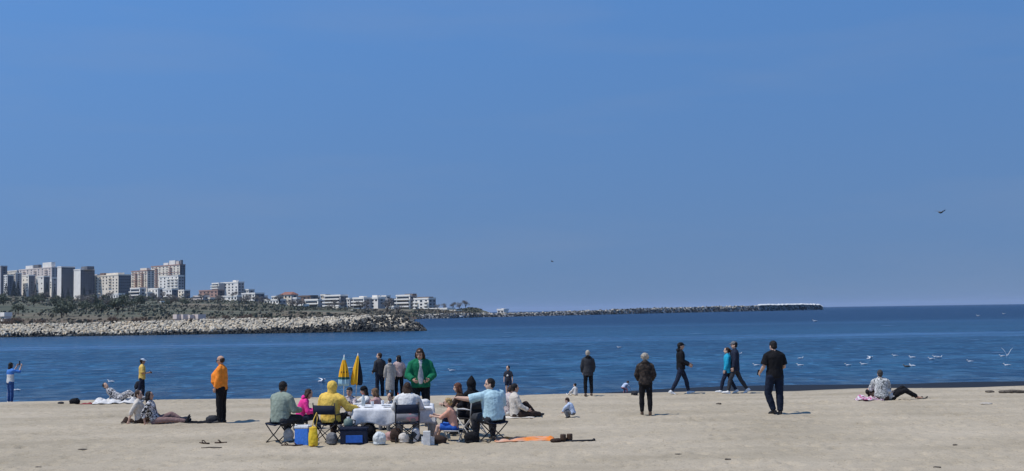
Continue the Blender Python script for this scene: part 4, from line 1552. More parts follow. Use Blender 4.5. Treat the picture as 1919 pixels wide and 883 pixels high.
def lump(name, label, cat, loc, size, m, rz=0, seed=1, amp=.35, vox=.016, group=None):
    """a soft bag or heap of cloth"""
    rnd = random.Random(seed)
    mb = MB()
    mb.ell((0, 0, size[2] * .45), (size[0] / 2, size[1] / 2, size[2] * .5), sub=3)
    for q in range(9):
        a = rnd.uniform(0, 6.28)
        mb.ell((cos(a) * size[0] * .33 * rnd.random(), sin(a) * size[1] * .33 * rnd.random(), size[2] * rnd.uniform(.25, .75)),
               (size[0] * rnd.uniform(.15, .28), size[1] * rnd.uniform(.15, .28), size[2] * rnd.uniform(.15, .28)))
    mb.ell((0, 0, size[2] * .12), (size[0] * .5, size[1] * .5, size[2] * .14))
    v = min(vox, min(size) / 6)
    o = mb.remesh(name, m, None, voxel=v, it=2, disp=[(min(size) * amp * .5, max(size) * .3), (min(size) * amp * .25, max(size) * .1)])
    o.location = loc; o.rotation_euler = (0, 0, rz)
    tag(o, label, cat, group)
    return o

def spread_cloth(name, label, cat, loc, sx, sy, m, rz=0, seed=1, amp=.03, group=None):
    """a blanket or towel lying rumpled on the sand, with a real thickness"""
    rnd = random.Random(seed)
    nx, ny = max(8, int(sx / .04)), max(6, int(sy / .04))
    mb = MB()
    def P(i, j, d):
        x, y = (i / nx - .5) * sx, (j / ny - .5) * sy
        x += .06 * N3(y * 3, seed * 3.1) ; y += .06 * N3(x * 3, seed * 1.7 + 5)
        e = min(1, min(i, nx - i, j, ny - j) / 2.0)
        z = .018 + amp * (.5 + N3(x * 4 + seed, y * 6) + .5 * N3(x * 9, y * 12 + seed)) * (.3 + .7 * e)
        return V((x, y, max(.012, z) - d))
    A = [[mb.bm.verts.new(P(i, j, 0)) for i in range(nx + 1)] for j in range(ny + 1)]
    Bv = [[mb.bm.verts.new(P(i, j, .010)) for i in range(nx + 1)] for j in range(ny + 1)]
    for G in (A, Bv):
        for j in range(ny):
            for i in range(nx):
                mb.bm.faces.new((G[j][i], G[j][i + 1], G[j + 1][i + 1], G[j + 1][i]))
    ed = [(0, i) for i in range(nx + 1)] + [(j, nx) for j in range(1, ny + 1)] + [(ny, i) for i in range(nx - 1, -1, -1)] + [(j, 0) for j in range(ny - 1, 0, -1)]
    for a, b_ in zip(ed, ed[1:] + ed[:1]):
        mb.bm.faces.new((A[a[0]][a[1]], Bv[a[0]][a[1]], Bv[b_[0]][b_[1]], A[b_[0]][b_[1]]))
    o = mb.build(name, m, None, smooth=True)
    o.location = loc; o.rotation_euler = (0, 0, rz)
    tag(o, label, cat, group)
    return o

def seat_pz(x, y, ytop, H, up=.82):
    p = on_ground(x, y)
    return (y - ytop) / ppm(p.y) - up * H / 1.75

def G(x, y): return on_ground(x, y)

def phone(label, p, rz=0, tilt=.3):
    g = MB().box((0, 0, 0), (.075, .012, .155)).build('phone', SHOE_BLACK, None, bevel=.005)
    g.location = p; g.rotation_euler = (tilt, 0, rz)
    tag(g, label, 'phone')
    return g

# ================================================================= the group at the table
TBL = V((-2.72, 26.72, gz(-2.7, 26.7)))
tw, td, thh = 1.74, 1.20, .71
g = empty('picnic_table', TBL); tag(g, 'folding picnic table under the white cloth, group gathered round it', 'table')
MB().box((0, 0, thh - .02), (tw, td, .035)).build('tabletop', FRAME_PALE, g)
for sx in (-1, 1):
    for sy in (-1, 1):
        MB().tube([(sx * (tw / 2 - .08), sy * (td / 2 - .08), thh - .04), (sx * (tw / 2 - .05), sy * (td / 2 - .05), 0)], .016, 8).build('leg', FRAME_PALE, g, smooth=True)
mb = MB()
drop = .33
nu, nv_ = 60, 48
Gv = []
for j in range(nv_ + 1):
    row = []
    t_ = (j / nv_ - .5) * (td + 2 * drop)
    for i in range(nu + 1):
        s_ = (i / nu - .5) * (tw + 2 * drop)
        dx, dy = max(0, abs(s_) - tw / 2), max(0, abs(t_) - td / 2)
        x = max(-tw / 2, min(tw / 2, s_)); y = max(-td / 2, min(td / 2, t_))
        d = min(max(dx, dy), drop) * (1 + .30 * N3(s_ * 2.3, t_ * 2.3)) + min(dx, dy) * .25
        out = .02 + .035 * (d / drop) * (1 + sin(s_ * 14 + 1.3 * sin(t_ * 5)) * .8 + .5 * sin(t_ * 15))
        if dx > 0: x += out * (1 if s_ > 0 else -1) * .8
        if dy > 0: y += out * (1 if t_ > 0 else -1) * .8
        z = thh + .006 - d + (.006 * N3(s_ * 6, t_ * 6, 2) if d == 0 else 0)
        row.append(mb.bm.verts.new((x, y, z)))
    Gv.append(row)
for j in range(nv_):
    for i in range(nu):
        mb.bm.faces.new((Gv[j][i], Gv[j][i + 1], Gv[j + 1][i + 1], Gv[j + 1][i]))
o = mb.build('tablecloth', fab('tablecloth_white', (.72, .72, .72), bump=.1), None, smooth=True)
md = o.modifiers.new('t', 'SOLIDIFY'); md.thickness = .004; md.offset = 1
o.location = TBL
o.rotation_euler = (0, 0, R(4))
tag(o, 'white cloth draped over the picnic table and hanging down in front', 'tablecloth')

# things on the table
GLASS_GREEN = mat('bottle_green', (.03, .09, .04), rough=.15, bump=0, spec=.5)
PLAST_WHITE = mat('plastic_white', (.72, .73, .73), rough=.45, bump=0)
PLAST_CLEAR = mat('bottle_clear', (.45, .52, .55), rough=.15, bump=0, spec=.5)
RED = mat('plastic_red', (.50, .05, .04), rough=.4, bump=0)
ORJ = mat('juice_orange', (.70, .28, .04), rough=.3, bump=0)
def bottle(label, x, y, m, h=.28, capm=RED):
    g = empty('bottle', TBL + V((x, y, thh + .012))); tag(g, label, 'bottle', 'bottles on the picnic table')
    MB().tube([(0, 0, 0), (0, 0, h * .6), (0, 0, h * .78), (0, 0, h * .92)], [.040, .040, .016, .014], 12).build('body', m, g, smooth=True)
    MB().tube([(0, 0, h * .92), (0, 0, h)], .017, 10).build('cap', capm, g)
bottle('clear water bottle at the left end of the table', -.72, .15, PLAST_CLEAR)
bottle('green bottle standing on the right of the table', .30, .35, GLASS_GREEN, .30)
bottle('orange juice bottle in the middle of the table', .05, .42, ORJ, .26)
for x, y, wh in ((-.5, .05, 'beside the clear water bottle'), (-.3, .35, 'before the black haired child'), (.30, .1, 'beside the dark food bag'), (.55, -.1, 'beside the white food bag')):
    mb = MB(); mb.tube([(0, 0, 0), (0, 0, .10)], [.030, .040], 12)
    o = mb.build('paper_cup', PLAST_WHITE, None, smooth=False); o.location = TBL + V((x, y, thh + .012))
    tag(o, 'white paper cup on the picnic tablecloth ' + wh, 'cup', 'paper cups on the picnic table')
for x, y, wh in ((-.55, -.3, 'at its front left corner'), (-.1, -.35, 'at its front edge, left of the white shirt'), (.35, -.25, 'behind the white shirt'), (-.2, .1, 'in its middle')):
    mb = MB(); mb.tube([(0, 0, 0), (0, 0, .006), (0, 0, .02)], [.07, .085, .12], 20)
    o = mb.build('plate', PLAST_WHITE, None); o.location = TBL + V((x, y, thh + .012))
    tag(o, 'white plate on the picnic tablecloth ' + wh, 'plate', 'plates on the picnic table')
lump('food_bag', 'crumpled dark food bag on the table before the patterned child', 'bag', TBL + V((.18, .22, thh + .01)), (.22, .2, .14), C_DKGREY, seed=4)
lump('food_bag', 'crumpled white food bag on the right end of the table', 'bag', TBL + V((.70, -.05, thh + .01)), (.24, .2, .16), C_WHITE, seed=5)

# --- man in the sage shirt on a stool
p = G(525, 829)
person('man in a sage green shirt, back turned, on a stool left of the blue cooler', p, R(-32), 1.76, SIT, SKIN_TAN, [top('shirt', C_SAGE, 2, -.10, .024), bottom('trousers', C_DKGREY)], ('short', HAIR_BLACK), SHOE_BROWN,
       pz=.53, t=(0, .02, 1), t2=(0, .22, 1), b=1.34, belly=.03)
stool('dark framed folding stool under the man in the sage shirt', p, R(-32), C_NAVY, w=.46)
# --- girl in magenta
p = G(563, 806)
PZ = seat_pz(563, 806, 731, 1.55, .77)
person('girl in a magenta jacket with long brown hair, bent over behind the blue cooler', p, R(-75), 1.55, dict(SIT, fa=sym((-.1, 1, .0)), th=sym((.12, 1, .12)), sh=sym((0, .25, -1))), SKIN,
       [top('jacket', C_PINK, 2, -.06, .026), bottom('trousers', C_NAVY), dict(type='hood_down', name='hood', mat=C_PINK, d=.02)], ('long', HAIR_BROWN), SHOE_WHITE,
       pz=max(.2, PZ), t=(0, .1, 1), t2=(.05, .45, 1), hs=1.05, h=(0, .4, 1), hf=(.3, 1, -.4))
stool('low dark stool under the girl in magenta', p, R(-75), C_NAVY, z=max(.12, PZ - .09), w=.34)
# --- person in yellow hooded jacket
p = G(620, 829)
person('person in a yellow jacket with hood up, in a folding chair by the table', p, R(-22), 1.74,
       dict(SIT, ua=lr((-.3, .1, -1), (.55, .35, -.8)), fa=lr((.3, .9, -.2), (.35, .9, -.15)), hd=lr((.3, .9, -.2), (.3, 1, -.1))), SKIN,
       [top('jacket', C_YELLOW, 2, -.12, .034), bottom('trousers', C_BROWN), dict(type='hood', name='hood', mat=C_YELLOW, e=.0, d=.02)], ('short', HAIR_BROWN), SHOE_BROWN,
       pz=.53, t=(0, -.06, 1), t2=(.05, .14, 1), b=1.3)
camp_chair('folding chair with a dark back strap under the person in yellow', p, R(-22), C_NAVY, w=.54)
# --- person in white in the near chair
p = G(764, 828)
person('brown haired person in a white shirt, back turned, in the chair nearest the camera', p, R(4), 1.68,
       dict(SIT, ua=sym((.35, .5, -.8)), fa=sym((-.1, 1, .1))), SKIN, [top('shirt', C_WHITE, 2, -.08, .028), bottom('trousers', C_BEIGE)], ('bob', HAIR_BROWN), SHOE_WHITE,
       pz=.52, t=(0, .12, 1), t2=(0, .32, 1), b=1.2)
PRINT = pattern('panel_pink_grey', [(.20, .20, .22), (.45, .22, .25), (.22, .22, .24), (.19, .19, .21)], 3.5)
camp_chair('folding chair with navy back strap and grey lower panel under the person in white', p, R(4), C_NAVY, lower=PRINT, w=.50)
# --- man in the light blue shirt
p = G(926, 827)
person('man in a light blue shirt on a stool, arm along the next chair back', p, R(28), 1.78,
       dict(ua=lr((-.80, .42, -.22), (.2, .3, -1)), fa=lr((-.82, .5, .12), (-.25, .9, -.1)), th=lr((-.3, 1, -.03), (.12, 1, -.05)), sh=lr((.1, .05, -1), (0, -.05, -1))), SKIN_PALE,
       [top('shirt', C_LBLUE, .98, -.11, .026, sr=1.15), bottom('trousers', C_DKGREY)], ('short', HAIR_BLACK), SHOE_BLACK,
       pz=.54, t=(-.03, .05, 1), t2=(-.06, .16, 1), hf=(-1, .35, -.1), b=1.42, belly=.02, face=True)
stool('folding stool with black scissor legs under the man in light blue', p, R(28), C_NAVY, w=.46)
# --- person with a black pointed hood in the dark chair
p = G(886, 818)
person('person with a black pointed hood up, sitting in the dark folding chair', p, R(40), 1.66, dict(SIT, ua=sym((.2, .3, -1))), SKIN,
       [top('jacket', C_BLACK, 2, -.10, .03), bottom('trousers', C_BLACK), dict(type='hood', name='hood', mat=C_BLACK, e=.085)], ('short', HAIR_BLACK), SHOE_BLACK,
       pz=.53, t=(0, -.05, 1), t2=(0, .12, 1))
camp_chair('dark folding chair with pale metal legs beside the man in light blue', p, R(40), C_DKGREY, FRAME_PALE, lower=C_BLACK)
# --- red haired woman
p = G(868, 806)
PZ = seat_pz(868, 806, 719, 1.62, .79)
person('woman with reddish brown hair and dark top, sitting low beside the black hooded person', p, R(75), 1.62, dict(SIT, ua=sym((.2, .5, -.8)), fa=sym((-.05, 1, .15)), sh=sym((0, .2, -1))), SKIN_PALE,
       [top('top', C_BROWN, 2, -.06, .02), bottom('trousers', C_NAVY)], ('bob', HAIR_RED), SHOE_BROWN, pz=PZ, t=(0, .05, 1), t2=(0, .28, 1), hf=(-.1, 1, -.25))
stool('small stool under the woman with reddish hair', p, R(75), C_DKGREY, z=PZ - .095, w=.36)
# --- blond child in peach
p = G(850, 828)
PZ = seat_pz(850, 828, 748, 1.32, .80)
person('child with curly blond hair, peach top and blue shorts on a pale framed stool', p, R(78), 1.32,
       dict(ua=sym((.2, .7, -.6)), fa=sym((-.05, 1, .15)), th=sym((.18, 1, .10)), sh=sym((.05, .30, -1))), SKIN_PALE, [top('top', C_PEACH, 1.2, -.05, .02), bottom('shorts', C_BLUE, .85, .018)],
       ('curly', HAIR_BLOND), SHOE_BROWN, pz=PZ, t=(0, .08, 1), t2=(0, .30, 1), hs=1.1, hf=(-.2, 1, -.3))
stool('small stool with pale scissor legs under the child in peach', p, R(78), C_BLACK, FRAME_PALE, z=PZ - .085, w=.36)
# --- far side of the table
p = G(657, 806); PZ = seat_pz(657, 806, 727, 1.36, .82)
person('black haired child facing the camera at the left far corner of the table', p, R(165), 1.36, dict(SIT, ua=sym((.2, .6, -.7)), fa=sym((-.2, 1, .05))), SKIN, [top('top', C_ROSEPRINT, 2, -.06, .018), bottom('trousers', C_GREY)],
       ('fringe', HAIR_BLACK), SHOE_BLACK, pz=PZ, t2=(0, .15, 1), hs=1.1, face=True)
stool('stool hidden behind the table under the black haired child', p, R(165), C_NAVY, z=PZ - .09, w=.34)
p = G(689, 805); PZ = seat_pz(689, 805, 722, 1.5, .85)
person('person in a black beanie and pale top, head bent, behind the table', p, R(120), 1.5, dict(SIT, ua=sym((.2, .8, -.5)), fa=sym((-.1, 1, .0))), SKIN, [top('top', C_WHITE, 2, -.06, .022), bottom('trousers', C_BLACK), dict(type='beanie', name='beanie', mat=C_BLACK, d=.0)],
       ('bob', HAIR_BLACK), SHOE_BLACK, pz=PZ, t2=(0, .22, 1), hf=(0, 1, -.5))
stool('stool behind the table under the person in the black beanie', p, R(120), C_NAVY, z=PZ - .09, w=.34)
p = G(711, 805); PZ = seat_pz(711, 805, 728, 1.45, .80)
person('light brown haired woman in a dusty rose top leaning over the table towards the beanie', p, R(80), 1.45, dict(SIT, ua=sym((.15, .9, -.35)), fa=sym((-.05, 1, -.1))), SKIN_PALE, [top('top', C_ROSE, 1.4, -.06, .02), bottom('trousers', C_BEIGE)],
       ('bob', mat('hair_light_brown', (.16, .095, .05), rough=.5, var=.4, scale=50, bump=.6)), SHOE_BLACK, pz=PZ, t2=(0, .3, 1), hf=(.2, 1, -.2))
stool('stool behind the table under the woman in dusty rose', p, R(80), C_NAVY, z=PZ - .09, w=.34)
p = G(735, 805); PZ = seat_pz(735, 805, 737, 1.25, .82)
person('small child in a black and white top between the rose woman and the white shirt', p, R(150), 1.25, dict(SIT, ua=sym((.2, .7, -.6)), fa=sym((-.2, 1, .1))), SKIN_PALE, [top('top', C_FLORAL, 2, -.06, .02), bottom('trousers', C_GREY)],
       ('short', HAIR_BROWN), SHOE_WHITE, pz=PZ, t2=(0, .2, 1), hs=1.12, face=True)
stool('stool behind the table under the child in black and white', p, R(150), C_NAVY, z=PZ - .09, w=.32)
# --- standing woman in the green jacket
p = G(789, 799)
person('woman in an open green jacket and pale tee, standing and looking down at the table', p, R(186), 1.93,
       dict(STAND, ua=sym((.35, .12, -1)), fa=sym((-.45, .75, -.35))), SKIN, [top('jacket', C_GREEN, 2, -.10, .034, collar=True), dict(type='front', name='tee', mat=C_GREY if False else fab('tee_pale_grey', (.42, .43, .44)), d=.02), bottom('trousers', C_BLACK)],
       ('bob', HAIR_BROWN), SHOE_BLACK, t2=(0, .14, 1), hf=(.25, 1, -.45), h=(.1, .35, 1), face=True, b=1.14)

# things round the table legs
def cooler(label, loc, w_, d_, h_, body, lid, rz=0, panel=None):
    g = empty('cooler_box', loc, rz); tag(g, label, 'cooler')
    MB().box((0, 0, h_ * .43), (w_, d_, h_ * .86)).build('body', body, g, bevel=.02)
    MB().box((0, 0, h_ * .93), (w_ * 1.04, d_ * 1.04, h_ * .13)).build('lid', lid, g, bevel=.018)
    MB().tube([(-w_ * .53, 0, h_ * .72), (-w_ * .50, -d_ * .3, h_ * 1.06), (w_ * .50, -d_ * .3, h_ * 1.06), (w_ * .53, 0, h_ * .72)], .010, 8).build('handle', lid, g, smooth=True)
    if panel:
        MB().box((w_ * .02, -d_ * .505, h_ * .34), (w_ * .62, .02, h_ * .44)).build('front_panel', panel, g, bevel=.006)
    return g
PB = mat('plastic_blue', (.06, .22, .72), rough=.45, bump=0)
cooler('bright blue cooler with a white lid between the sage shirt and the yellow bag', G(568, 834), .30, .26, .42, PB, PLAST_WHITE, R(-8))
cooler('navy soft cooler with a bright blue front panel under the table', G(664, 832), .58, .34, .36, C_NAVY, C_NAVY, R(3), C_BLUE)
g = empty('water_jug', G(653, 831) + V((0, 0, .372))); tag(g, 'grey green water jug standing on the navy cooler', 'jug')
MB().tube([(0, 0, 0), (0, 0, .03), (0, 0, .13), (0, 0, .17)], [.09, .105, .10, .05], 14).build('body', mat('jug_grey_green', (.16, .22, .19), rough=.4, bump=0), g, smooth=True)
MB().tube([(0, 0, .17), (0, 0, .20)], .035, 12).build('lid', PLAST_WHITE, g)
MB().tube([(.09, 0, .03), (.15, 0, .06), (.15, 0, .12), (.09, 0, .14)], .012, 8, right=(0, 1, 0)).build('handle', SHOE_BLACK, g, smooth=True)
lump('black_bag', 'black soft bag between the navy cooler and the white plastic bag', 'bag', G(691, 827), (.34, .3, .42), C_BLACK, seed=7, amp=.2)
PLAST_BAG = mat('plastic_bag_white', (.60, .63, .62), rough=.4, var=.1, scale=8, bump=.5, bscale=25)
lump('plastic_bag', 'full white plastic bag on the sand under the front of the table', 'plastic bag', G(711, 834), (.28, .24, .30), PLAST_BAG, seed=8)
lump('plastic_bag', 'pale beige carrier bag under the sage man\'s stool', 'plastic bag', G(541, 828), (.24, .2, .32), fab('bag_pale_beige', (.55, .50, .44)), seed=9)
lump('round_bag', 'round cream bag under the chair of the person in white', 'bag', G(757, 830), (.24, .2, .24), C_CREAM, seed=10, amp=.2)
lump('checked_bag', 'black and white checked bag under the chair of the person in white', 'bag', G(779, 829), (.20, .18, .34), pattern('check_black_white', [(.03, .03, .03), (.62, .60, .58), (.05, .05, .05), (.6, .6, .58)], 9, kind='VORONOI'), seed=11, amp=.2)
lump('brown_bag', 'dark brown bag beside the chair of the person in white', 'bag', G(742, 829), (.26, .22, .34), C_BROWN, seed=12, amp=.25)
lump('beach_bag', 'tall beige beach bag standing between the carton and the child in peach', 'bag', G(812, 824), (.24, .2, .50), fab('bag_beige', (.42, .34, .26)), seed=48, amp=.2)
lump('brown_bag', 'low dark brown bag between the slotted crate and the child in peach', 'bag', G(822, 832), (.36, .28, .20), C_BROWN, seed=44, amp=.25)
lump('dark_bag', 'black bag under the dark folding chair with pale legs', 'bag', G(884, 830), (.34, .26, .26), C_BLACK, seed=45, amp=.25)
lump('grey_bag', 'grey bag under the yellow jacket\'s folding chair', 'bag', G(622, 833), (.26, .22, .28), C_GREY, seed=46, amp=.25)
lump('folded_jacket', 'folded rose jacket laid on the sand behind the white plastic bag', 'jacket', G(733, 826), (.30, .24, .22), C_ROSE, seed=47, amp=.3)
g = empty('plastic_crate', G(802, 833), R(5)); tag(g, 'small white slotted crate beside the bare legged child', 'crate')
mb = MB()
for (c, s) in (((0, -.10, .08), (.26, .012, .16)), ((0, .10, .08), (.26, .012, .16)), ((-.13, 0, .08), (.012, .19, .16)), ((.13, 0, .08), (.012, .19, .16)), ((0, 0, .006), (.24, .18, .012))):
    mb.box(c, s)
for x in (-.08, 0, .08): mb.box((x, -.107, .09), (.05, .006, .07), mi=1)
mb.build('crate_body', [PLAST_WHITE, SHOE_BLACK], g)
g = MB().box((0, 0, .15), (.15, .15, .30)).build('carton', fab('carton_white', (.66, .65, .62)), None, bevel=.008)
g.location = G(800, 822) + V((0, .1, 0)); g.location = V((at_dist(799, 790, 25.0).x, 25.1, gz(-1.8, 25.1))); tag(g, 'tall white carton standing behind the slotted crate', 'carton')
# yellow bag standing against the chair
p = G(587, 838)
g = empty('yellow_bag', p, R(-6)); tag(g, 'tall yellow cloth bag with a brown print, leaning by the yellow jacket', 'bag')
YB = pattern('bag_yellow_print', [(.74, .52, .04), (.74, .52, .04), (.70, .46, .04), (.30, .16, .03)], 5)
mb = MB(); mb.ell((0, 0, .22), (.105, .055, .23), sub=3); mb.tube([(0, 0, .02), (0, 0, .2), (0, 0, .42)], [(.10, .06), (.11, .065), (.085, .04)], 14)
mb.remesh('body', YB, g, voxel=.012, it=3, disp=[(.02, .09)])
MB().tube([(-.02, 0, .40), (-.0, .04, .58), (.05, .10, .72), (.06, .12, .60), (.05, .02, .41)], .011, 8).build('strap', C_YELLOW, g, smooth=True)

def sandal(label, loc, rz, m=SHOE_BROWN, group=None, cat='sandal', name='sandal'):
    g = empty(name, loc, rz); tag(g, label, cat, group)
    MB().tube([(0, -.13, .018), (0, -.05, .018), (0, .06, .02), (0, .135, .022)], [(.033, .014), (.036, .014), (.046, .014), (.03, .013)], 12, right=(1, 0, 0)).build('sole', m, g, smooth=True)
    MB().tube([(-.045, .0, .02), (-.03, .04, .065), (0, .06, .075), (.03, .04, .065), (.045, .0, .02)], .011, 8, right=(0, 1, 0)).build('strap', m, g, smooth=True)
    return g
sandal('dark sandal kicked off under the sage man\'s stool', G(538, 836), R(70))
sandal('dark sandal lying left of the blue cooler', G(556, 836), R(110))

# orange towel, boots, pole to the right
TOW = mat('towel_orange_pink', (.60, .40, .31), c2=(.80, .24, .04), rough=.95, scale=2.6, bump=.4, bscale=60)
spread_cloth('beach_towel', 'rumpled orange and pink striped towel on the sand right of the stool', 'towel', G(983, 825), 1.30, .75, TOW, R(4), 3, .05)
def boot(label, loc, rz):
    g = empty('boot', loc, rz); tag(g, label, 'boot', 'pair of brown boots by the towel')
    mb = MB()
    mb.tube([(0, -.08, .05), (0, 0, .055), (0, .10, .04), (0, .19, .03)], [(.058, .055), (.064, .06), (.062, .05), (.045, .03)], 12, right=(1, 0, 0))
    mb.tube([(0, -.05, .05), (0, -.05, .12), (0, -.05, .165)], [.066, .064, .062], 12)
    mb.remesh('upper', SHOE_BROWN, g, voxel=.01, it=2)
    MB().tube([(0, -.12, .012), (0, .0, .012), (0, .10, .012), (0, .20, .012)], [(.04, .012), (.045, .012), (.05, .012), (.03, .012)], 12, right=(1, 0, 0)).build('sole', SHOE_BLACK, g, smooth=True)
boot('left one of the pair of brown boots standing by the dark pole', G(1056, 828), R(-10))
boot('right one of the pair of brown boots standing by the dark pole', G(1067, 827), R(6))
p0, p1 = G(1036, 829), G(1113, 827)
g = empty('pole', p0); tag(g, 'dark pole with a knob end lying on the sand past the boots', 'pole')
d = p1 - p0
MB().tube([V((0, 0, .022)), d + V((0, 0, .022))], .018, 10).build('shaft', C_DKGREY, g, smooth=True)
mb = MB(); mb.ell(d + V((0, 0, .03)), (.034, .034, .034)); mb.build('knob', SHOE_BLACK, g, smooth=True)
lump('sun_hat', 'dark hat lying at the right edge of the orange towel', 'hat', G(1042, 829), (.26, .16, .09), C_BROWN, seed=13)
# ================================================================= other people on the beach
def hgt(x, y, ytop, f=1.0):
    p = G(x, y); return (y - ytop) / ppm(p.y) * f
# far left girl taking a picture
p = G(19, 751)
TWO = zones('top_blue_white', [(0, (.66, .65, .62)), (.98, (.66, .65, .62)), (1.02, (.07, .22, .60)), (1.6, (.07, .22, .60))])
JST = zones('jeans_white_stripe', [(-.4, (.66, .66, .66)), (-.108, (.035, .09, .25)), (.4, (.035, .09, .25))], axis='X')
i_ = person('woman in a blue and white top and jeans, holding up a phone by the sea', p, R(-38), hgt(18, 751, 676), dict(STAND, ua=lr((-.1, .9, -.15), (.2, .9, -.2)), fa=lr((.25, .35, .9), (-.05, .35, .9))), SKIN_PALE,
            [top('top', TWO, 1.3, -.14, .03), bottom('jeans', JST, 2, .02)], ('bob', HAIR_BLACK), SHOE_WHITE)
phone('phone held up by the woman in the blue and white top', (i_['hand'][1] + i_['hand'][-1]) * .5 + V((0, .0, .06)), R(-38), 0)
# man in the yellow tee
p = G(266, 750)
i_ = person('man in a yellow tee and pale cap strolling along the water with a bag', p, R(-70), hgt(266, 750, 674), dict(WALK, ua=lr((-.15, .1, -1), (.2, .1, -1)), fa=lr((0, -.1, -1), (-.05, 1, .1)),
            th=lr((-.05, .12, -1), (.05, -.22, -1)), sh=lr((0, -.05, -1), (0, -.5, -1)), fd=lr((0, 1, 0), (0, .8, -.5))), SKIN_TAN,
            [top('tee', C_TEE_YEL, .9, -.12, .028, sr=1.2), bottom('jeans', C_JEANS, 2, .016), cap(fab('cap_pale_blue', (.55, .62, .70)))], ('short', HAIR_BLACK), SHOE_BLACK)
phone('phone in the hand of the man in the yellow tee', i_['hand'][1] + V((0, 0, .03)), R(-70), .6)
lump('shoulder_bag', 'dark bag with a white flap carried by the man in the yellow tee', 'bag', i_['hand'][-1] + V((-.14, .02, -.36)), (.24, .2, .36), pattern('bag_dark_white', [(.02, .022, .03), (.02, .022, .03), (.6, .6, .6)], 3), seed=15, amp=.15)
# lying pair on the white blanket
p = G(214, 757)
spread_cloth('blanket', 'white blanket heaped under the person lying in black and white', 'blanket', G(222, 756), 1.55, .8, C_WHITE, R(5), 6, .16)
person('person in a black and white patterned outfit lying on the white blanket', G(224, 756) + V((0, 0, .06)), R(0), 1.62,
       dict(ua=lr((-.1, .0, -1), (.4, .5, -.7)), fa=lr((.2, .9, -.2), (.8, .3, -.3)), th=lr((1, .15, -.02), (.8, -.1, .45)), sh=lr((1, .0, -.05), (.75, -.1, -.55)), fd=lr((.3, .2, .9), (.9, 0, .2))), SKIN_PALE,
       [top('top', C_FLORAL, 2, -.06, .022), bottom('trousers', C_FLORAL, 2, .02)], ('short', HAIR_BLACK), SHOE_BLACK, pz=.14, t=(-.9, .1, .40), t2=(-.75, .1, .65), r1=(0, -1, 0), h=(-.6, 0, .8), hf=(.6, -.6, .3))
lump('dark_bag', 'dark bag leaning on the white blanket between blanket and walker', 'bag', G(233, 755), (.34, .3, .34), C_BLACK, seed=16, amp=.2)
spread_cloth('white_sheet', 'loose white sheet spilling right of the dark bag towards the walker\'s feet', 'sheet', G(248, 756), .6, .5, C_WHITE, R(0), 7, .16)
lump('round_bag', 'round black bag standing alone on the sand left of the white blanket', 'bag', G(140, 758), (.36, .3, .22), C_BLACK, seed=17, amp=.15)
lump('dark_shoe_heap', 'small flat dark heap lying left of the round black bag', 'heap', G(114, 757), (.22, .16, .08), C_DKGREY, seed=18)
spread_cloth('red_cloth', 'small dark red cloth between the round black bag and the white blanket', 'cloth', G(163, 758), .42, .3, fab('cloth_dark_red', (.25, .06, .06)), 0, 8, .05)
lump('black_jacket', 'crumpled black jacket at the left end of the white blanket', 'jacket', G(187, 756), (.30, .25, .16), C_BLACK, seed=19)
# sitting pair by the man in orange
p = G(262, 794)
person('brown haired person in a cream shirt sitting on the sand beside the dark haired woman', p, R(-85), 1.66, dict(ua=lr((-.15, .5, -.8), (.1, -.5, -.9)), fa=lr((.0, .9, -.2), (0, -.3, -1)),
       th=lr((-.15, .95, .3), (.1, 1, .12)), sh=lr((0, .8, -.55), (0, 1, -.25)), fd=lr((0, .6, .8), (0, .3, .9))), SKIN_PALE, [top('shirt', C_CREAM, 1.4, -.06, .024), bottom('trousers', C_BROWN)], ('short', HAIR_BROWN), SHOE_BLACK,
       pz=.12, t=(0, -.2, 1), t2=(0, -.02, 1), face=True, hf=(.25, 1, 0))
p = G(291, 795)
person('woman with long dark hair and printed top, reclining with legs stretched on the sand', p, R(-88), 1.66, dict(ua=lr((-.2, -.4, -.85), (.25, -.45, -.85)), fa=lr((0, -.1, -1), (0, .2, -1)),
       th=lr((-.1, .92, .38), (.08, 1, .06)), sh=lr((0, .85, -.50), (0, 1, -.10)), fd=lr((0, .55, .8), (0, .3, .95))), SKIN, [top('top', C_FLORAL, 1.6, -.06, .022), bottom('trousers', fab('trousers_dusty', (.23, .15, .14)))],
       ('long', HAIR_BLACK), SHOE_BLACK, pz=.12, t=(0, -.45, 1), t2=(0, -.22, 1), hf=(.1, 1, .05), face=True)
spread_cloth('dark_jacket', 'dark jacket on the sand left of the person in the cream shirt', 'jacket', G(240, 794), .36, .3, C_BROWN, R(20), 9, .12)
spread_cloth('dark_blanket', 'long dark blanket on the sand reaching to the feet of the man in orange', 'blanket', G(368, 793), .95, .35, C_BLACK, R(2), 10, .05)
lump('rucksack', 'dark rucksack with its flap up beside the shoes of the man in orange', 'rucksack', G(398, 793), (.36, .26, .22), C_DKGREY, seed=20, amp=.3)
lump('dark_clothes', 'small heap of dark clothes by the reclining woman\'s feet', 'clothes', G(347, 793), (.34, .22, .18), C_JEANS, seed=21)
# man in orange
p = G(415, 793)
i_ = person('balding man in a bright orange jumper and black trousers standing over the sitting pair', p, R(82), hgt(413, 793, 669), dict(STAND, ua=lr((-.18, -.02, -1), (.18, -.02, -1)), fa=lr((.15, .45, -1), (-.1, .45, -1))), SKIN,
       [top('jumper', C_ORANGE, 1.9, -.12, .030, round=True), bottom('trousers', C_BLACK, 2, .020)], ('bald', HAIR_BROWN), SHOE_BLACK, belly=.07, t=(0, .04, 1), t2=(0, -.04, 1), b=1.08, h=(0, .1, 1), hf=(0, 1, -.15), face=True)
sunglasses(i_)
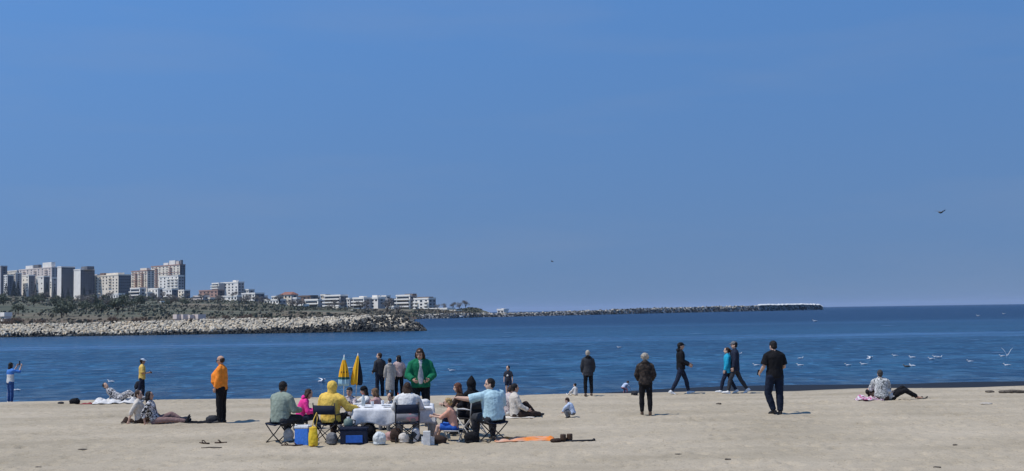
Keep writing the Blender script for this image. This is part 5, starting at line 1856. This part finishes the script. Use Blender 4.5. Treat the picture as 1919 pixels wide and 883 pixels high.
# three standing by the sea behind the table
p = G(712, 741)
person('man in a dark grey jacket and jeans standing by the sea behind the table', p, R(35), hgt(712, 741, 659), dict(STAND, fa=lr((.1, .8, -.5), (-.1, .25, -1))), SKIN_PALE, [top('jacket', C_DKGREY, 2, -.12, .03), bottom('jeans', C_JEANS, 2, .016)], ('short', HAIR_BROWN), SHOE_BLACK, hf=(-1, .7, 0))
p = G(731, 741)
person('woman in a long grey beige coat between the man in grey and rose top', p, R(20), hgt(731, 741, 669), STAND, SKIN_PALE, [top('coat', C_BEIGE, 2, -.12, .03), dict(type='skirt', name='coat_skirt', mat=C_BEIGE, len=.62, w=.21, d=.02), bottom('trousers', C_GREY), dict(type='hood_down', name='hood', mat=C_BEIGE, d=.02)],
       ('short', HAIR_BLACK), SHOE_WHITE)
p = G(748, 740)
i_ = person('black haired woman in a pale rose top, right of the grey beige coat', p, R(15), hgt(748, 740, 661), STAND, SKIN_PALE, [top('top', fab('top_pale_rose', (.50, .38, .36)), 2, -.10, .03), bottom('trousers', C_BLACK)], ('bob', HAIR_BLACK), SHOE_BLACK, hf=(-.8, .9, 0))
lump('shoulder_bag', 'dark shoulder bag on the right hip of the black haired woman in pale rose', 'bag', i_['pel'] + V((.24, -.02, -.14)), (.2, .26, .40), C_DKGREY, seed=22, amp=.15)
# child behind the man in light blue
p = G(953, 742)
PR = zones('shirt_dark_print', [(0, (.025, .028, .04)), (9, (.025, .028, .04))])
i_ = person('small child in a dark tee with white print and shorts, standing near the water', p, R(165), hgt(953, 742, 688), dict(STAND, ua=lr((-.3, .0, -1), (.2, .2, -1))), SKIN_PALE, [top('tee', PR, .9, -.08, .028, sr=1.2), bottom('shorts', C_NAVY, .7, .02)],
       ('short', HAIR_BLACK), SHOE_WHITE, hs=1.22, b=1.05, face=True, hf=(.3, 1, -.1))
mb = MB(); mb.ell((0, .137, 1.24), (.06, .014, .055)); mb.ell((.03, .137, 1.20), (.05, .014, .03)); mb.xform(i_['T'].to_3x3().to_4x4()); mb.build('shirt_print', C_WHITE, i_['o'], smooth=True)
# two sitting on the sand right of the stool
p = G(966, 783)
person('black haired person in a cream shirt on the sand, one dark knee drawn up', p, R(-72), 1.68, dict(ua=lr((-.2, .3, -.9), (.15, .35, -.9)), fa=lr((.1, .8, -.5), (0, .8, -.4)),
       th=lr((-.1, .8, .62), (.22, 1, .02)), sh=lr((0, .68, -.75), (-.6, .7, -.1)), fd=lr((0, 1, .05), (-.5, .6, .2))), SKIN, [top('shirt', C_CREAM, 2, -.08, .03), bottom('trousers', C_BROWN, 2, .018)], ('short', HAIR_BLACK), SHOE_BLACK,
       pz=.125, t=(0, -.12, 1), t2=(0, .02, 1))
person('person in a white and rose top sitting hidden behind the light blue shirt', G(950, 779), R(-40), 1.50, dict(ua=sym((.2, .4, -.9)), fa=sym((-.1, .9, -.1)), th=sym((.2, .9, .4)), sh=sym((0, .7, -.7))), SKIN_PALE, [top('top', C_ROSEPRINT, 2, -.06, .024), bottom('trousers', C_WHITE)], ('short', HAIR_BROWN), SHOE_WHITE, pz=.12, t2=(0, .35, 1), h=(0, .6, 1))
spread_cloth('pale_blanket', 'pale blanket under the sitting person with the dark raised knee', 'blanket', G(968, 783), .9, .5, C_CREAM, R(5), 11, .025)
# crouching child in pale blue
p = G(1073, 783)
person('small child in a pale blue jacket crouching over the sand', p, R(72), .84, dict(ua=sym((.15, .7, -.7)), fa=sym((-.2, .6, -.8)), th=sym((.22, .9, .42)), sh=sym((-.02, -.35, -1)), fd=sym((0, 1, 0))), SKIN_PALE, [top('jacket', C_PALEBLUE, 2, -.10, .045), bottom('trousers', C_GREY, 2, .025)],
       ('short', HAIR_BROWN), SHOE_BLACK, pz=.14, t=(0, .25, 1), t2=(0, .5, 1), hs=1.22, h=(0, .5, 1), hf=(0, 1, -.6), b=1.15)
# small child sitting at the water's edge
p = G(1079, 742)
person('small child in white sitting by the sea left of the dark hooded coat', p, R(40), .72, dict(ua=sym((.2, .5, -.8)), fa=sym((0, .9, -.3)), th=sym((.25, 1, .25)), sh=sym((0, .9, -.5))), SKIN_PALE, [top('top', C_WHITE, 2, -.06, .035), bottom('trousers', C_CREAM)], ('short', HAIR_BLACK), SHOE_WHITE, pz=.075, t2=(0, .15, 1), hs=1.2, b=1.1, hf=(-.5, 1, -.2))
# child half hidden by the berm
p = V((at_dist(1168, 741, 42.2).x, 42.2, gz(at_dist(1168, 741, 42.2).x, 42.2)))
person('toddler in white bending at the shoreline left of the woman in the patterned coat', p, R(-60), .66, dict(ua=sym((.2, .6, -.8)), fa=sym((0, .5, -.9)), th=sym((.2, .7, -.4)), sh=sym((0, -.45, -1)), fd=sym((0, 1, 0))), SKIN_PALE, [top('top', C_PALEBLUE, 2, -.06, .035), bottom('trousers', fab('trousers_dull_pink', (.45, .22, .24)))], ('short', HAIR_BROWN), SHOE_BLACK, pz=.185, t=(0, .7, .8), t2=(0, .9, .6), hs=1.25, h=(0, .7, .7), hf=(0, .5, -.8), b=1.15)
lump('dark_bag', 'small dark bag on the edge of the berm left of the patterned coat', 'bag', G(1189, 741), (.24, .2, .16), C_DKGREY, seed=23)
# woman in the dark hooded coat
p = G(1103, 743)
person('fair haired woman in a dark hooded coat and leggings looking out to sea', p, R(4), hgt(1101, 743, 658), dict(STAND, ua=sym((.2, .1, -1)), fa=sym((-.1, .55, -1))), SKIN_PALE, [top('coat', C_DKGREY, 2, -.16, .036), bottom('leggings', C_BLACK, 1.9, .013), dict(type='hood_down', name='hood', mat=C_BLACK, d=.02)], ('short', HAIR_GREY), SHOE_BROWN)
# woman in the patterned coat
p = G(1211, 779)
person('woman with curly grey blonde hair in a black and brown patterned coat and black trousers', p, R(-6), hgt(1211, 779, 664), dict(STAND, ua=sym((.28, .12, -1)), fa=sym((-.25, .75, -.6))), SKIN, [top('coat', C_CAMO, 2, -.14, .036), bottom('trousers', C_BLACK, 1.92, .016, flare=.9), dict(type='hood_down', name='hood', mat=C_CAMO, d=.02)], ('curly', HAIR_GREY), SHOE_BROWN)
# walker in black
p = G(1277, 739)
person('man in a black hoodie, black cap and white trainers striding along the shore', p, R(-88), hgt(1277, 739, 647) * 1.06, dict(WALK, ua=lr((-.1, .35, -1), (.1, .1, -1)), fa=lr((0, .95, -.45), (0, .9, -.5)), th=lr((-.03, .46, -1), (.03, -.36, -1)), sh=lr((0, .20, -1), (0, -.56, -1)), fd=lr((0, 1, .2), (0, .9, -.35))), SKIN,
       [top('hoodie', C_BLACK, 2, -.14, .03), bottom('trousers', C_NAVY, 1.95, .012, flare=.95), cap(C_BLACK), dict(type='hood_down', name='hood', mat=C_BLACK, d=.02)], ('short', HAIR_BLACK), SHOE_WHITE, hf=(.1, 1, -.1))
# couple walking left
p = G(1379, 738)
person('man in a navy coat and cap walking left just behind the woman in turquoise', p, R(88), hgt(1379, 738, 645) * 1.06, dict(WALK, ua=lr((-.12, .1, -1), (.12, -.15, -1)), fa=lr((0, .3, -1), (0, .1, -1)), th=lr((-.03, .46, -1), (.03, -.42, -1)), sh=lr((0, .20, -1), (0, -.66, -1)), fd=lr((0, 1, .15), (0, .8, -.5))), SKIN_PALE,
       [top('coat', C_NAVY, 2, -.20, .03), bottom('trousers', C_DKGREY, 1.95, .010), cap(C_GREY)], ('short', HAIR_BLACK), SHOE_WHITE)
p = G(1365, 738)
person('brown haired woman in a turquoise jacket walking left beside the man in navy', p, R(84), hgt(1361, 738, 657) * 1.06, dict(WALK, ua=lr((-.15, .15, -1), (.15, -.25, -1)), fa=lr((0, .35, -1), (0, .1, -1)), th=lr((-.03, .50, -1), (.03, -.28, -1)), sh=lr((0, .24, -1), (0, -.5, -1)), fd=lr((0, 1, .15), (0, .85, -.4))), SKIN_PALE,
       [top('jacket', C_TURQ, 2, -.16, .032), bottom('trousers', C_NAVY, 1.95, .012)], ('ponytail', HAIR_BROWN), SHOE_WHITE)
# man in the black tee
p = G(1454, 777)
i_ = person('man in a black tee and dark jeans, back turned, looking at his phone', p, R(10), hgt(1453, 777, 645) * 1.03, dict(STAND, ua=lr((-.30, .05, -1), (.25, .1, -1)), fa=lr((-.05, .75, -.55), (-.3, .8, -.4)), th=lr((-.16, .12, -1), (.02, -.02, -1)), sh=lr((.30, -.1, -1), (-.02, -.06, -1)), fd=lr((-.3, 1, -.1), (.15, 1, 0))), SKIN_PALE,
       [top('tee', C_BLACK, .82, -.14, .034, sr=1.15), bottom('jeans', C_JEANS, 1.97, .022, flare=1.05)], ('short', HAIR_BLACK), SHOE_BLACK, b=1.12, h=(0, .25, 1), hf=(-.3, 1, -.45))
phone('phone in the left hand of the man in the black tee', i_['hand'][-1] + V((0, .02, .05)), R(10), .5)
# pair on the right
p = G(1652, 751)
person('person in a grey and white printed top, back turned, sitting by the pink towel', p, R(-4), 1.66, dict(ua=sym((.25, .45, -.9)), fa=sym((-.2, .9, .1)), th=sym((.35, .85, .35)), sh=sym((-.2, .4, -.9)), fd=sym((0, 1, 0))), SKIN, [top('top', C_GREYPRINT, 2, -.04, .034), bottom('trousers', C_BROWN, 2, .02)], ('short', mat('hair_dark_grey', (.05, .047, .045), rough=.6, var=.4, scale=50, bump=.6)), SHOE_BLACK,
       pz=.14, t=(0, .02, 1), t2=(0, .15, 1), b=1.2)
p = G(1671, 750)
person('person lying on the sand in a white top and black trousers with knees drawn up', p, R(0), 1.62, dict(ua=lr((-.2, .5, .1), (.5, -.4, .3)), fa=lr((.6, .3, .3), (.7, .2, -.2)), th=lr((.72, .1, .52), (.85, -.05, .38)), sh=lr((.80, 0, -.56), (.85, 0, -.45)), fd=lr((1, 0, .05), (1, 0, .05))), SKIN, [top('top', C_WHITE, 2, -.1, .03), bottom('trousers', C_BLACK, 2, .02)], ('short', HAIR_BLACK), None,
       pz=.13, t=(-1, .25, .12), t2=(-1, .3, .18), r1=(0, -1, 0), h=(-1, .2, .3), hf=(.2, 0, 1))
spread_cloth('pink_towel', 'crumpled pink and white towel beside the sitter in the printed top', 'towel', G(1628, 751), .75, .5, pattern('towel_pink_white', [(.62, .58, .60), (.55, .08, .25), (.60, .58, .62), (.25, .10, .14), (.62, .6, .62)], 9), R(0), 12, .14)
sandal('left one of two dark shoes lying past the black trousered legs', G(1726, 748), R(-60), SHOE_BLACK, 'shoes beside the lying person', 'shoe', 'shoe')
sandal('right one of two dark shoes lying past the black trousered legs', G(1735, 748), R(-85), SHOE_BLACK, 'shoes beside the lying person', 'shoe', 'shoe')

# closed parasols stuck in the sand
def parasol(label, x, y, ytop, lean, m, seed):
    p = G(x, y); H_ = (y - ytop) / ppm(p.y)
    g = empty('closed_parasol', p, seed); tag(g, label, 'parasol')
    g.rotation_euler = (0, lean, 0)
    MB().tube([(0, 0, -.1), (0, 0, H_)], .017, 10).build('pole', PLAST_WHITE, g, smooth=True)
    mb = MB()
    rings = []
    rnd = random.Random(seed)
    zs = [.97, .90, .78, .62, .48, .36, .30]
    rs = [.02, .045, .085, .125, .15, .16, .15]
    for z, r_ in zip(zs, rs):
        ring = []
        for k in range(32):
            a = 2 * pi * k / 32
            q = r_ * (1 + .38 * cos(8 * a + seed + (1 - z) * 2.0))
            ring.append(mb.bm.verts.new((cos(a) * q, sin(a) * q, z * H_ + (.03 * cos(8 * a + seed) if z < .35 else 0))))
        rings.append(ring)
    for a_, b_ in zip(rings, rings[1:]):
        for k in range(32):
            mb.bm.faces.new((a_[k], a_[(k + 1) % 32], b_[(k + 1) % 32], b_[k]))
    mb.bm.faces.new(rings[0])
    o = mb.build('canopy', m(H_), g, smooth=True)
    md = o.modifiers.new('t', 'SOLIDIFY'); md.thickness = .006
    MB().tube([(0, 0, H_ * .95), (0, 0, H_ * 1.03)], [.022, .010], 8).build('tip', PLAST_WHITE, g, smooth=True)
    MB().tube([(0, 0, H_ * .60), (0, 0, H_ * .63)], .125, 16).build('tie', C_NAVY, g, smooth=True) if seed == 1 else None
def par_a(H_): return zones('parasol_yellow_teal', [(0, (.40, .62, .72)), (.40 * H_, (.40, .62, .72)), (.44 * H_, (.03, .12, .11)), (.50 * H_, (.82, .44, .025)), (.90 * H_, (.40, .55, .55)), (1.05 * H_, (.40, .55, .55))])
def par_b(H_): return zones('parasol_yellow_navy', [(-.3, (.80, .46, .03)), (.045, (.02, .025, .035)), (.3, (.02, .025, .035))], axis='X')  # yellow canopy, dark on its right side
parasol('closed yellow parasol with teal and white lower edge, left of the pair', 644, 746, 668, R(1), par_a, 1)
parasol('closed yellow parasol with a dark right side, right of the pair', 667, 745, 665, R(3), par_b, 2)

# ---------------------------------------------------------------- gulls
GULL = zones('gull_plumage', [(-.4, (.72, .72, .72)), (.055, (.72, .72, .72)), (.075, (.55, .57, .60)), (.6, (.72, .72, .72))])
GULL_W = mat('gull_white', (.76, .76, .76), rough=.8, var=.05, bump=0)
GULL_D = mat('gull_young_brown', (.12, .105, .09), rough=.8, var=.3, scale=30, bump=0)
BILL = mat('bill_yellow', (.60, .36, .05), rough=.5, bump=0)
def gull_mesh(wing, m):
    mb = MB()
    mb.tube([(0, -.26, .07), (0, -.16, .075), (0, -.02, .06), (0, .10, .07), (0, .17, .11)], [(.02, .010), (.055, .05), (.085, .075), (.065, .06), (.035, .035)], 12, right=(1, 0, 0))
    mb.tube([(0, .12, .09), (0, .17, .15), (0, .19, .185)], [.045, .036, .035], 10)
    mb.ell((0, .20, .19), (.038, .048, .038))
    for s in (-1, 1):
        if wing == 'fold':
            mb.tube([(s * .06, .08, .09), (s * .075, -.05, .10), (s * .03, -.30, .10)], [(.02, .045), (.022, .05), (.008, .012)], 8)
        else:
            up = wing
            pts = [(s * .04, .05, .10), (s * (.28 - .1 * up), .10, .10 + .30 * up), (s * (.52 - .22 * up), .02, .10 + .50 * up), (s * (.74 - .3 * up), -.08, .10 + .62 * up)]
            mb.tube(pts, [(.095, .018), (.085, .014), (.06, .011), (.015, .008)], 10, right=(0, 1, 0))
    o = mb.remesh('seagull', m, None, voxel=.011, it=2)
    b_ = MB(); b_.tube([(0, .235, .187), (0, .29, .178)], [.011, .004], 6)
    b_.build('bill', BILL, o, smooth=True)
    return o
protos_g = {k: gull_mesh(*k_) for k, k_ in {'sit': ('fold', GULL), 'up': (1.0, GULL_W), 'flat': (.25, GULL_W), 'dark': ('fold', GULL_D), 'sky': (.25, GULL_D)}.items()}
used_g = {}
def gull(kind, x, y, label, rz, s=1.0, Y=None, group='gulls on the water'):
    pr = protos_g[kind]
    o = pr if not used_g.get(kind) else copy_tree(pr)
    used_g[kind] = True
    if Y:
        o.location = at_dist(x, y, Y)
    else:
        p = on_water(x, y)
        o.location = p + V((0, 0, -.015))
    o.rotation_euler = (0, 0, R(rz)); o.scale = (s,) * 3
    tag(o, label, 'gull', group)
for a in [
    ('sit', 207, 717, 'white gull floating above the person lying on the white blanket', 70),
    ('sit', 30, 733, 'small gull on the water beside the jeans of the woman holding up a phone', 80),
    ('flat', 603, 716, 'gull skimming the water between the magenta girl and the yellow hood', -70),
    ('sit', 846, 696, 'gull floating right of the woman in the green jacket', 100),
    ('sit', 656, 691, 'gull floating between the two closed parasols', 90),
    ('sit', 1160, 652, 'gull on the open water between the two women looking out to sea', 80),
    ('sit', 1386, 664, 'gull floating just right of the navy walker\'s head', -90),
    ('sit', 1417, 686, 'gull floating left of the elbow of the man in the black tee', 90),
    ('sit', 1499, 686, 'gull floating right of the man in the black tee, lower of two', 80),
    ('sit', 1501, 673, 'gull floating right of the man in the black tee, upper of two', -80),
    ('sit', 1589, 686, 'leftmost gull of the flock on the right', 100),
    ('sit', 1618, 684, 'second gull from the left in the flock, above the printed top sitter', 80),
    ('flat', 1630, 673, 'gull gliding with flat wings at the left of the flock', -95),
    ('sit', 1677, 668, 'highest small gull in the middle of the flock', 90),
    ('dark', 1699, 688, 'brown young gull beside a white one in the flock', 80),
    ('sit', 1709, 687, 'white gull floating close beside the brown young gull', 30),
    ('sit', 1709, 671, 'gull floating directly above the brown young gull', 60),
    ('sit', 1745, 674, 'left gull of a close trio in the flock', 90),
    ('sit', 1753, 670, 'middle gull of a close trio in the flock', 90),
    ('sit', 1761, 671, 'right gull of a close trio in the flock', -80),
    ('sit', 1818, 679, 'gull floating alone between the trio and the flapping one', 90),
    ('up', 1888, 668, 'big gull flapping with wings raised high at the right end of the flock', 160),
    ('sit', 1878, 669, 'gull floating at the side of the big flapping gull', 90),
    ('sit', 1887, 686, 'gull floating below the big flapping gull', 80)]:
    gull(a[0], a[1], a[2], a[3], a[4], .72)
for a in [('sit', 1527, 603, 'far gull below the white end of the mole', 90, 2.0), ('sit', 1833, 593, 'far gull on the open sea near the horizon, left of two', 90, 2.0), ('sit', 1881, 589, 'far gull on the open sea near the horizon, right of two', 90, 2.0)]:
    gull(*a)
gull('sky', 1763, 400, 'dark gull flying high in the sky at the right', -70, 1.0, 95, 'gulls in the sky')
gull('sky', 1035, 491, 'tiny gull flying in the sky above the mole', 80, 1.0, 210, 'gulls in the sky')

# ---------------------------------------------------------------- small dark litter on the sand
WEED = mat('dried_weed', (.12, .10, .08), rough=.95, var=.4, scale=20, bump=.6)
sandal('left dark sandal lying on the sand before the man in orange', G(383, 832), R(60), SHOE_BROWN)
sandal('right dark sandal lying on the sand before the man in orange', G(414, 831), R(100), SHOE_BROWN)
g = MB().tube([(-.22, 0, .02), (-.05, .02, .024), (.10, -.01, .02), (.22, .02, .02)], [.008, .016, .018, .008], 7).build('driftwood', WEED, None, smooth=True)
g.location = G(396, 841); tag(g, 'thin dark stick on the sand below the two sandals', 'stick')
def weed(x, y, label, sx, sy, sz, seed, m=WEED):
    lump('seaweed_clump', label, 'seaweed', G(x, y), (sx, sy, sz), m, seed=seed, amp=.6, vox=.012, group='bits of dried weed on the sand')
weed(1347, 758, 'small dark weed clump below the walking couple', .16, .12, .05, 31)
weed(1855, 736, 'small weed clump left of the long one near the water at the right', .30, .2, .08, 32)
weed(1896, 737, 'long weed heap near the water at the far right', .85, .3, .12, 33)
weed(1364, 862, 'dark weed scrap on the empty foreground sand right of centre', .12, .08, .03, 34)
weed(1756, 877, 'dark weed scrap at the bottom edge on the right', .14, .08, .03, 35)
weed(1272, 852, 'faint weed scrap on the foreground sand nearest the towel side', .18, .1, .02, 36)
weed(1790, 835, 'weed scrap on the sand below the pair at the right', .10, .07, .03, 37)
weed(72, 877, 'weed scrap in the bottom left corner', .14, .08, .03, 38)
weed(155, 843, 'flat weed scrap left of the sandals', .22, .12, .025, 39)
lump('sand_mound', 'small hump of pale sand near the lone mound of weed', 'sand mound', G(1848, 758), (.35, .3, .06), MATS.get('sand_pale') or mat('sand_pale', (.44, .40, .34), rough=.95, var=.15, scale=20, bump=.4), seed=40)

# prototypes that ended up unused
for k, t_ in TP.items():
    for g in t_:
        if not used.get(g.name):
            for c_ in list(g.children): bpy.data.objects.remove(c_)
            bpy.data.objects.remove(g)
